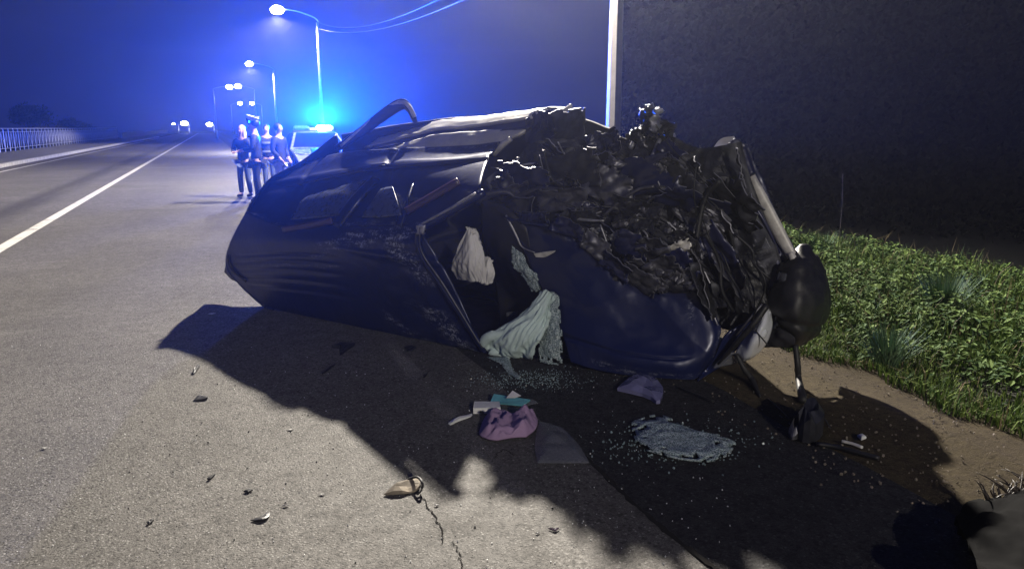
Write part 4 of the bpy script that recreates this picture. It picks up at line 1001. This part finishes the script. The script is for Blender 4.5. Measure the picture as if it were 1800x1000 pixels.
tube("pipe", [U(1062, 388, -.5), U(1030, 387, -.48), U(1000, 383, -.48), U(974, 385, -.48)], [.006, .012, .014, .006], M['alu'], car, 8)
tube("hose", [U(1060, 380, -.5), U(1095, 350, -.55), U(1125, 332, -.6), U(1150, 328, -.62)], .012, M['steel2'], car, 8)
tube("hose", [U(1128, 372, -.55), U(1142, 352, -.58), U(1160, 343, -.6)], .012, M['steel2'], car, 8)
tube("cable", [U(1055, 395, -.48), U(1068, 430, -.45), U(1080, 465, -.43), U(1090, 482, -.42)], [.008, .006, .008, .006], M['alu'], car, 6)
tube("cable", [U(1128, 402, -.5), U(1138, 415, -.48), U(1134, 432, -.47), U(1124, 442, -.46)], .006, M['alu'], car, 6)
tube("cable", [U(1200, 300, -.8), U(1230, 340, -.76), U(1258, 380, -.74), U(1268, 410, -.74)], .008, M['steel2'], car, 6)
tube("cable", [U(1020, 345, -.6), U(1050, 365, -.58), U(1100, 362, -.6), U(1140, 370, -.6), U(1190, 400, -.66)], .008, M['black'], car, 6)
bag("bonnet_hinge", [[(1020, 412, -.42), (1032, 410, -.42), (1046, 414, -.42)], [(1026, 440, -.41), (1036, 440, -.40), (1054, 446, -.41)], [(1030, 470, -.40), (1040, 474, -.39), (1052, 464, -.4)]], M['alu'], .015, .02)
for (x, y, s_, m) in ((1022, 425, .10, 'alu'), (1055, 412, .12, 'alu'), (1012, 436, .08, 'steel2'), (1110, 395, .20, 'alu'), (1140, 385, .18, 'steel2'), (1170, 470, .26, 'alu'), (1135, 480, .24, 'steel2'), (1105, 490, .2, 'alu'), (1190, 495, .2, 'steel2'), (1150, 430, .2, 'alu'), (1180, 410, .16, 'steel2'), (1195, 440, .16, 'whitish'), (1045, 350, .16, 'steel2'), (1000, 320, .16, 'steel2'), (1080, 290, .14, 'alu'), (1170, 290, .14, 'steel2'), (1150, 500, .16, 'steel2'), (1085, 420, .12, 'alu')):
    crumpled_piece("torn_panel", U(x, y, -.35 - (520 - y) * .0014), F * 1 + L * random.uniform(-.8, .8), L * 1 - F * random.uniform(-.3, .8) + N * .3, s_, s_ * .7, M[m if m == 'whitish' or s_ < .15 else 'steel2'], s_ * .22, x * .37, 14)
for (x, y) in ((1202, 280), (1225, 272), (1258, 268), (1262, 275), (1198, 260)):
    crumpled_piece("bracket", U(x, y, -.98), F, L + N * random.uniform(-.5, .2), .09, .05, M['whitish'], .03, x * .11, 8)

# nose: torn front panel, beam, bumper, headlight
patch("front_panel", un([[(1268, 268, -.98), (1292, 244, -1.05), (1312, 262, -1.1)], [(1262, 330, -.9), (1300, 310, -1.0), (1340, 320, -1.08)], [(1290, 410, -.84), (1330, 390, -.95), (1372, 390, -1.02)], [(1310, 490, -.8), (1360, 470, -.88), (1402, 452, -.96)], [(1330, 550, -.74), (1370, 545, -.82), (1410, 530, -.9)]]), 30, 50, M['paint_dull'], car,
      lambda u, v, p: .03 * (.5 - abs(noise.noise(Vector((u * 5, v * 1.2, 3))))) + .02 * noise.noise(p * 8), .02, lambda u, v, p: .25 * (u > .8))
patch("front_panel_corner", un([[(1246, 268, -1.0), (1268, 244, -1.06), (1290, 240, -1.1)], [(1254, 272, -.98), (1274, 256, -1.04), (1300, 262, -1.08)]]), 14, 10, M['sill'], car, lambda u, v, p: .03 * noise.noise(p * 14), .012)
tube("crash_beam", [U(1318, 312, -1.0), U(1342, 358, -.97), U(1368, 408, -.95), U(1393, 452, -.92)], [.040, .046, .046, .034], M['whitish'], car, 8, 6, .6, tuple(N))
tube("crash_beam", [U(1300, 262, -1.06), U(1308, 288, -1.03), U(1318, 310, -1.0)], [.05, .055, .046], M['paint_dull'], car, 8, 6, .7, tuple(N))
tube("beam_end", [U(1389, 444, -.88), U(1395, 456, -.87), U(1401, 468, -.86)], [.02, .026, .008], M['whitish'], car, 6)
for k, (x0, y0, x1, y1, c) in enumerate(((1268, 290, 1330, 470, -.86), (1284, 300, 1350, 440, -.9), (1252, 330, 1300, 480, -.8), (1300, 330, 1372, 450, -.93), (1240, 360, 1275, 470, -.76))):
    tube("radiator_pipe", [U(x0, y0, c), U((x0 + x1) / 2 + 4, (y0 + y1) / 2 - 6, c + .02), U(x1, y1, c)], [.010, .014, .010], M[('black', 'steel2', 'black', 'paint_dull', 'steel')[k]], car, 7)
patch("radiator_flap", un([[(1318, 385, -.88), (1332, 390, -.9)], [(1334, 425, -.86), (1350, 424, -.88)], [(1340, 440, -.85), (1356, 436, -.87)]]), 8, 10, M['film'], car, None, .01)
bump_rows = [[(1392, 440, -.95), (1412, 428, -1.02), (1430, 444, -1.12), (1440, 452, -1.2)], [(1368, 472, -.8), (1410, 462, -.82), (1444, 478, -.98), (1452, 484, -1.15)], [(1352, 515, -.70), (1400, 515, -.66), (1446, 518, -.84), (1459, 522, -1.1)],
             [(1352, 552, -.66), (1398, 560, -.60), (1440, 560, -.78), (1456, 556, -1.05)], [(1372, 588, -.68), (1402, 594, -.64), (1428, 590, -.78), (1440, 582, -1.0)], [(1384, 604, -.74), (1402, 610, -.72), (1420, 600, -.82), (1428, 594, -.98)]]
patch("bumper", un(bump_rows), 40, 44, M['black'], car, lambda u, v, p: .035 * (.3 - abs(noise.noise(p * 3.6))) + .010 * noise.noise(p * 14) - .018 * sm(v, .62 + .1 * u, .02) - .014 * sm(v, .2, .018), .014, face=tuple(N + F), keep=lambda u, v, p: not ((u < .08 or v > .94) and noise.noise(p * 16) > .1))
patch("bumper_lining", un([[(1352, 580, -.66), (1378, 575, -.64), (1396, 580, -.64)], [(1342, 598, -.64), (1370, 594, -.60), (1398, 600, -.62)], [(1336, 610, -.64), (1362, 610, -.62), (1396, 612, -.64)]]), 18, 14, M['cabin'], car, lambda u, v, p: .02 * noise.noise(p * 16), .012)
patch("fog_lamp_recess", un([[(1368, 478, -.76), (1384, 474, -.76)], [(1366, 500, -.72), (1382, 500, -.70)], [(1372, 520, -.70), (1382, 520, -.68)]]), 8, 10, M['film'], car, lambda u, v, p: .02 * noise.noise(p * 20), .02)
hl = patch("headlight", un([[(1338, 548, -.60), (1348, 540, -.60), (1356, 545, -.66)], [(1322, 572, -.54), (1340, 572, -.48), (1358, 570, -.6)], [(1306, 596, -.5), (1326, 600, -.43), (1352, 596, -.56)], [(1294, 618, -.48), (1314, 626, -.44), (1340, 615, -.54)], [(1294, 628, -.5), (1308, 634, -.48), (1322, 630, -.54)]]), 20, 26, M['headlens'], car, lambda u, v, p: .006 * noise.noise(p * 9), .05, face=tuple(N + F))
for (x, y, r) in ((1336, 584, .045), (1320, 608, .04)):
    bm = bmesh.new(); bmesh.ops.create_uvsphere(bm, u_segments=14, v_segments=8, radius=r); bmesh.ops.translate(bm, verts=bm.verts, vec=inv @ U(x, y, -.505)); bm_obj("reflector", bm, M['headlens'], hl, True)
tube("headlight_frame", [U(1348, 536, -.54), U(1322, 572, -.46), U(1292, 606, -.42), U(1262, 640, -.38)], [.022, .02, .018, .008], M['black'], car, 8)
tube("headlight_frame", [U(1340, 534, -.53), U(1318, 560, -.46), U(1294, 590, -.43)], [.008, .008, .005], M['steel2'], car, 6)
patch("wing_remnant", un([[(1262, 632, -.42), (1282, 620, -.44), (1300, 622, -.48)], [(1254, 648, -.40), (1280, 642, -.44), (1312, 634, -.5)]]), 12, 8, M['film'], car, None, .012)
patch("wing_remnant", un([[(1222, 660, -.36), (1250, 640, -.40), (1275, 590, -.46), (1300, 570, -.55)], [(1226, 668, -.4), (1258, 650, -.44), (1290, 620, -.5), (1335, 560, -.58)]]), 18, 8, M['paint'], car, lambda u, v, p: .01 * noise.noise(p * 9), .012)
tube("dangling_harness", [U(1294, 622, -.44), U(1308, 648, -.42), U(1322, 668, -.42), U(1336, 696, -.4)], [.012, .018, .02, .008], M['rubber'], car, 8)
tube("dangling_harness", [U(1398, 606, -.62), U(1402, 640, -.58), U(1404, 668, -.55), U(1412, 705, -.5)], [.018, .02, .02, .028], M['rubber'], car, 8)
tube("dangling_wire", [U(1350, 700, -.4), U(1368, 716, -.38), U(1386, 735, -.36)], .004, M['wire'], car, 5)

# ------------------------------------------------------------------ things lying on the ground
def flat_piece(name, label, cat, pix, h, mat, amp=.01, group=None, z0=.004, n=14):
    """a bent scrap outlined on the ground"""
    P = [gnd(x, y) for x, y in pix]; c = sum(P, Vector()) / len(P)
    if name in ('plastic_scrap', 'pale_fragment'): P = [c + (p - c) * .85 for p in P]; h *= .6; amp *= .6
    ring = catmull([tuple(p) for p in P + [P[0]]], n + 1)[:-1] if len(P) > 4 else np.array([tuple(p) for p in P])
    k = len(ring); vs = []; fs = []
    for lev, (f, z) in enumerate(((1.0, z0), (1.0, z0 + .5 * h), (.55, z0 + h), )):
        for p in ring:
            q = c + (Vector(p) - c) * f; q.z = z + (amp * (noise.noise(q * 14) + .4) if lev else 0); q.z = max(q.z, z0); vs.append(q)
    top = c.copy(); top.z = z0 + h + amp * noise.noise(c * 30); vs.append(top)
    for lev in range(2):
        for i in range(k): fs.append((lev * k + i, lev * k + (i + 1) % k, (lev + 1) * k + (i + 1) % k, (lev + 1) * k + i))
    for i in range(k): fs.append((2 * k + i, 2 * k + (i + 1) % k, 3 * k))
    fs.append(tuple(reversed(range(k))))
    o = mesh_obj(name, vs, fs, mat, None); return tagset(o, label, cat, group)
DG = "dark plastic scraps scattered on the road"
flat_piece("plastic_scrap", "slim black scrap on the lit road left of the wreck's shadow edge", "debris", [(337, 658), (346, 645), (352, 644), (347, 653), (340, 660)], .02, M['black'], .02, DG)
flat_piece("plastic_scrap", "black ragged scrap lying flat on the lit road below the slim one", "debris", [(337, 706), (350, 697), (358, 698), (368, 702), (355, 705)], .015, M['black'], .02, DG)
flat_piece("plastic_scrap", "large black fin-shaped scrap in the shadow below the car's roof", "debris", [(580, 612), (603, 604), (627, 606), (614, 616), (596, 628), (598, 613)], .03, M['black'], .03, DG)
flat_piece("plastic_scrap", "thin black sliver in the shadow below the fin-shaped scrap", "debris", [(562, 656), (575, 648), (592, 640), (580, 650), (566, 660)], .012, M['black'], .01, DG)
flat_piece("plastic_scrap", "small black chip touching the lower edge of the car's roof", "debris", [(708, 612), (722, 607), (733, 611), (725, 617), (716, 620)], .015, M['black'], .01, DG)
flat_piece("plastic_scrap", "tiny black chip in the shadow left of the white box", "debris", [(742, 664), (748, 656), (753, 656), (747, 666)], .012, M['black'], .01, DG)
flat_piece("plastic_scrap", "black wedge scrap on the lit road at the bottom left", "debris", [(437, 917), (455, 910), (476, 901), (474, 912), (460, 918)], .012, M['black'], .015, DG)
flat_piece("plastic_scrap", "small dark chip on the lit road above the wedge scrap", "debris", [(427, 866), (438, 861), (446, 863), (436, 868)], .01, M['black'], .01, DG)
flat_piece("plastic_scrap", "dark chip on the lit road left of the wedge scrap", "debris", [(257, 921), (266, 915), (272, 916), (262, 924)], .01, M['black'], .01, DG)
flat_piece("plastic_scrap", "dark leaf-like chip above and left of the wedge scrap", "debris", [(363, 845), (374, 836), (380, 834), (370, 845)], .01, M['black'], .01, DG)
flat_piece("plastic_scrap", "rusty brown chip near the end of the worn edge line", "debris", [(962, 930), (975, 932), (984, 930), (976, 936)], .008, M['trim'], .008, DG)
def grit():
    return gnd(random.gauss(560, 240), random.gauss(760, 95)), 0
crumbs_later = [("plastic_crumbs", 110, grit, .006)]
WG = "small pale fragments on the road"
for (x, y, w, lab) in ((510, 756, 7, "pale sliver on the lit road just outside the wreck's shadow"), (78, 789, 7, "pale sliver on the lit road near the left edge"), (566, 870, 9, "pale sliver on the lit road left of the mirror fragment"), (768, 889, 6, "pale chip right of the crack in the road"), (945, 938, 5, "pale chip beside the worn edge line"), (502, 890, 7, "pale flat chip left of the slivers at the bottom"), (372, 552, 9, "pale sliver inside the left tip of the shadow"), (1406, 682, 7, "pale chip in the dark below the bumper")):
    flat_piece("pale_fragment", lab, "debris", [(x - w, y + 1), (x, y - 1.2), (x + w, y - 1), (x, y + 2)], .006, M['scrap'], .004, WG)
o = flat_piece("mirror_fragment", "broken pointed headlamp fragment with a dark hooked rim on the lit road", "debris", [(675, 871), (700, 857), (722, 846), (738, 850), (735, 863), (712, 869)], .012, M['stone'], .02)
tube("rim", [gnd(718, 842, .02), gnd(733, 838, .05), gnd(742, 848, .05), gnd(741, 860, .02), gnd(733, 868, .012)], .006, M['rubber'], o, 7)
# booklet, box, cloth
def box_on_ground(name, label, cat, pix, h, mat, top=None):
    P = [gnd(x, y) for x, y in pix]; vs = [p + Vector((0, 0, .003)) for p in P] + [p + Vector((0, 0, .003 + h)) for p in P]
    o = mesh_obj(name, vs, [(3, 2, 1, 0), (4, 5, 6, 7)] + [(i, (i + 1) % 4, (i + 1) % 4 + 4, i + 4) for i in range(4)], mat)
    return tagset(o, label, cat)
o = box_on_ground("paper_box", "small white printed box lying in front of the teal booklet", "box", [(832, 728), (880, 727), (878, 716), (834, 716)], .035, M['card'])
b_ = gnd(846, 722); plate("printed_mark", [p + Vector((0, -.002, .001)) for p in (gnd(842, 725, .028), gnd(850, 727, .022), gnd(851, 724, .024), gnd(845, 721, .032))], .002, M['black'], o, (0, -.6, .8))
bk = thing("booklet", "teal booklet lying open beside the heap of fallen glass", "booklet", gnd(900, 712))
plate("cover", [gnd(862, 706, .02), gnd(918, 711, .02), gnd(932, 702, .035), gnd(868, 692, .05)], .012, M['teal'], bk, (0, -.3, .95))
plate("page", [gnd(890, 699, .055), gnd(905, 699, .06), gnd(916, 695, .08), gnd(901, 686, .09)], .003, M['card'], bk, (0, -.6, .8))
plate("back_cover", [gnd(918, 713, .004), gnd(946, 707, .01), gnd(935, 701, .02), gnd(922, 703, .02)], .006, M['film'], bk, (0, -.2, 1))
flat_piece("paper_strip", "narrow white paper strip left of the white box", "paper", [(788, 746), (800, 738), (828, 729), (827, 734), (805, 742), (793, 748)], .008, M['card'], .01)
def cloth(name, label, pix_rows, hfn, mat, z0=.006, ragged=0):
    R_ = np.array([catmull([tuple(gnd(x, y)) for x, y in r], 34) for r in pix_rows]); G = np.stack([catmull(R_[:, i], 30) for i in range(34)], 1)
    for j in range(30):
        for i in range(34):
            u, v = i / 33, j / 29; e = min(1, 5 * min(u, 1 - u, v, 1 - v)); G[j, i, 2] = z0 + e * hfn(u, v, Vector(G[j, i])) + .012
    nr = np.zeros_like(G); nr[..., 2] = 1
    K = np.ones((29, 33), bool)
    if ragged:
        for j in range(29):
            for i in range(33):
                e = min(i, 32 - i, j, 28 - j)
                if noise.noise(Vector((i * .33, j * .33, 2.2))) > .02 + e * ragged: K[j, i] = False
    vs, fs = solid_grid(G, K, .008, nr); vs, fs, _ = prune(vs, fs); fs = [tuple(reversed(f)) for f in fs]
    o = mesh_obj(name, vs, fs, mat, None, True); return tagset(o, label, "cloth")
cloth("crumpled_cloth", "crumpled mauve cloth lying in front of the white box", [[(852, 738), (880, 724), (905, 732), (935, 728), (945, 742)], [(846, 752), (870, 745), (898, 748), (925, 745), (944, 752)], [(843, 768), (865, 768), (890, 770), (915, 768), (938, 762)], [(858, 776), (872, 778), (885, 776), (905, 773), (925, 772)]],
      lambda u, v, p: .085 * abs(noise.noise(p * 8)) + .05 * abs(noise.noise(p * 19 + Vector((3, 0, 0)))) + .02 * abs(noise.noise(p * 40)) + .012, M['purple'])
cloth("plastic_sheet", "thin milky plastic sheet spread on the road right of the mauve cloth", [[(948, 745), (975, 752), (1000, 770)], [(940, 785), (985, 775), (1020, 790)], [(945, 818), (990, 818), (1036, 818)]], lambda u, v, p: .02 + .03 * abs(noise.noise(p * 7)), M['film'])
flat_piece("glass_pane", "smooth violet-tinted pane lying under the bonnet's lower edge", "glass pane", [(1085, 688), (1110, 668), (1138, 664), (1165, 688), (1158, 712), (1135, 700)], .03, M['violet'], .02)
# crazed windscreen sheet on the ground, crumbs round it
cloth("crazed_windscreen", "crazed sheet of broken windscreen glass lying flat in the shadow", [[(1110, 745), (1160, 733), (1220, 760), (1262, 768)], [(1112, 765), (1170, 765), (1230, 775), (1292, 782)], [(1125, 790), (1180, 795), (1240, 798), (1287, 795)], [(1150, 800), (1200, 812), (1250, 815), (1282, 806)]], lambda u, v, p: .01 + .02 * abs(noise.noise(p * 10)), M['shatter'], ragged=.07)["category"] = "broken glass"
def crumbs(name, n, fn, size, mat, kind='stuff'):
    bm = bmesh.new()
    for k in range(n):
        p, h = fn(); s_ = size * random.uniform(.4, 1.3)
        r = bmesh.ops.create_cube(bm, size=s_); m = Matrix.Translation(p + Vector((0, 0, h + s_ * .45))) @ Euler((random.random() * 6, random.random() * 6, random.random() * 6)).to_matrix().to_4x4() @ Matrix.Diagonal((1, random.uniform(.5, 1), random.uniform(.4, .9), 1))
        bmesh.ops.transform(bm, matrix=m, verts=r["verts"])
    o = bm_obj(name, bm, mat); o["kind"] = kind
M['crumb'] = simple("glass_crumb", (.22, .29, .30), .12, 0, .3, 40)
def near(x, y, sx, sy): return lambda: (gnd(random.gauss(x, sx), random.gauss(y, sy)), 0)
crumbs("glass_crumbs", 700, near(930, 668, 48, 9), .0055, M['crumb'])
crumbs("scattered_glass_crumbs", 420, near(1190, 780, 70, 20), .008, M['crumb'])
crumbs("road_grit", 500, lambda: (gnd(random.uniform(0, 1300), random.uniform(600, 1000)), 0), .0045, M['card'])
crumbs("dirt_stones", 900, lambda: ((lambda s_: road(s_, random.uniform(2.6, 4.1), -.006))(random.uniform(0, 8)), 0), .009, M['stone'])
for nm_, n_, f_, s_ in crumbs_later: crumbs(nm_, n_, f_, s_, M['black'])
def litter():
    g = gnd(random.uniform(1420, 1790), random.uniform(640, 860)); return g, 0
crumbs("leaf_litter", 160, litter, .009, M['stone'])
# twigs and cables by the nose
for pts, r, m, lab in (([(1435, 780), (1470, 785), (1508, 795), (1545, 805)], .012, 'black', "dark broken trim strip lying in the shadow at the wreck's nose"), ([(1480, 775), (1500, 780), (1516, 786)], .008, 'whitish', "short pale stick lying on the dark trim strip"), ([(1418, 722), (1445, 732), (1460, 752)], .004, 'wire', "thin pale wire curling on the ground below the bumper"), ([(1190, 680), (1215, 690), (1255, 705)], .006, 'black', "thin dark rod lying under the bonnet's front corner")):
    tagset(tube("broken_strip" if m != 'wire' else "loose_wire", [gnd(x, y, .015) for x, y in pts], r, M[m], None, 7), lab, "debris", "strips and wires on the ground by the nose")
flat_piece("metal_lump", "lump of torn metal standing where the hanging harness meets the ground", "debris", [(1398, 760), (1412, 738), (1440, 742), (1446, 765), (1428, 780), (1405, 776)], .12, M['steel'], .08)
flat_piece("metal_lump", "small bright metal bracket left of the torn metal lump", "debris", [(1385, 768), (1398, 758), (1410, 764), (1404, 772), (1392, 774)], .05, M['steel2'], .05)
flat_piece("plastic_scrap", "pale curved plastic shell near the dark strip at the nose", "debris", [(1505, 768), (1515, 764), (1524, 772), (1514, 776)], .02, M['card'], .02, WG)
# grey bundle at the lower right
bd = thing("grey_bundle", "dark grey cloth bundle with a tuft of black fringe at the lower right corner", "bundle", gnd(1770, 960))
rows_b = [[(1678, 905), (1705, 888), (1740, 880), (1775, 868), (1850, 850)], [(1690, 930), (1720, 915), (1760, 905), (1800, 895), (1880, 890)], [(1720, 980), (1750, 965), (1790, 955), (1830, 950), (1900, 945)], [(1745, 1040), (1780, 1040), (1820, 1040), (1860, 1040), (1930, 1040)]]
patch("wrapping", [[gnd(x, y, .02 + .16 * min(1, j * .6)) for x, y in r] for j, r in enumerate(rows_b)], 40, 30, M['bundle_shade'], bd, lambda u, v, p: .05 * noise.noise(p * 5) + .02 * abs(noise.noise(p * 14)), .05, face=(0, -.4, 1))
for k in range(40):
    x = random.uniform(1735, 1835); g = gnd(x, 884 - (x - 1735) * .30, .05); d = Vector((random.gauss(0, .05), random.gauss(.04, .04), random.uniform(.02, .08)))
    tube("fringe", [g, g + d * .6 + Vector((random.gauss(0, .01), 0, .01)), g + d], [.005, .003, .001], M['hair_dark'], bd, 5, 3)
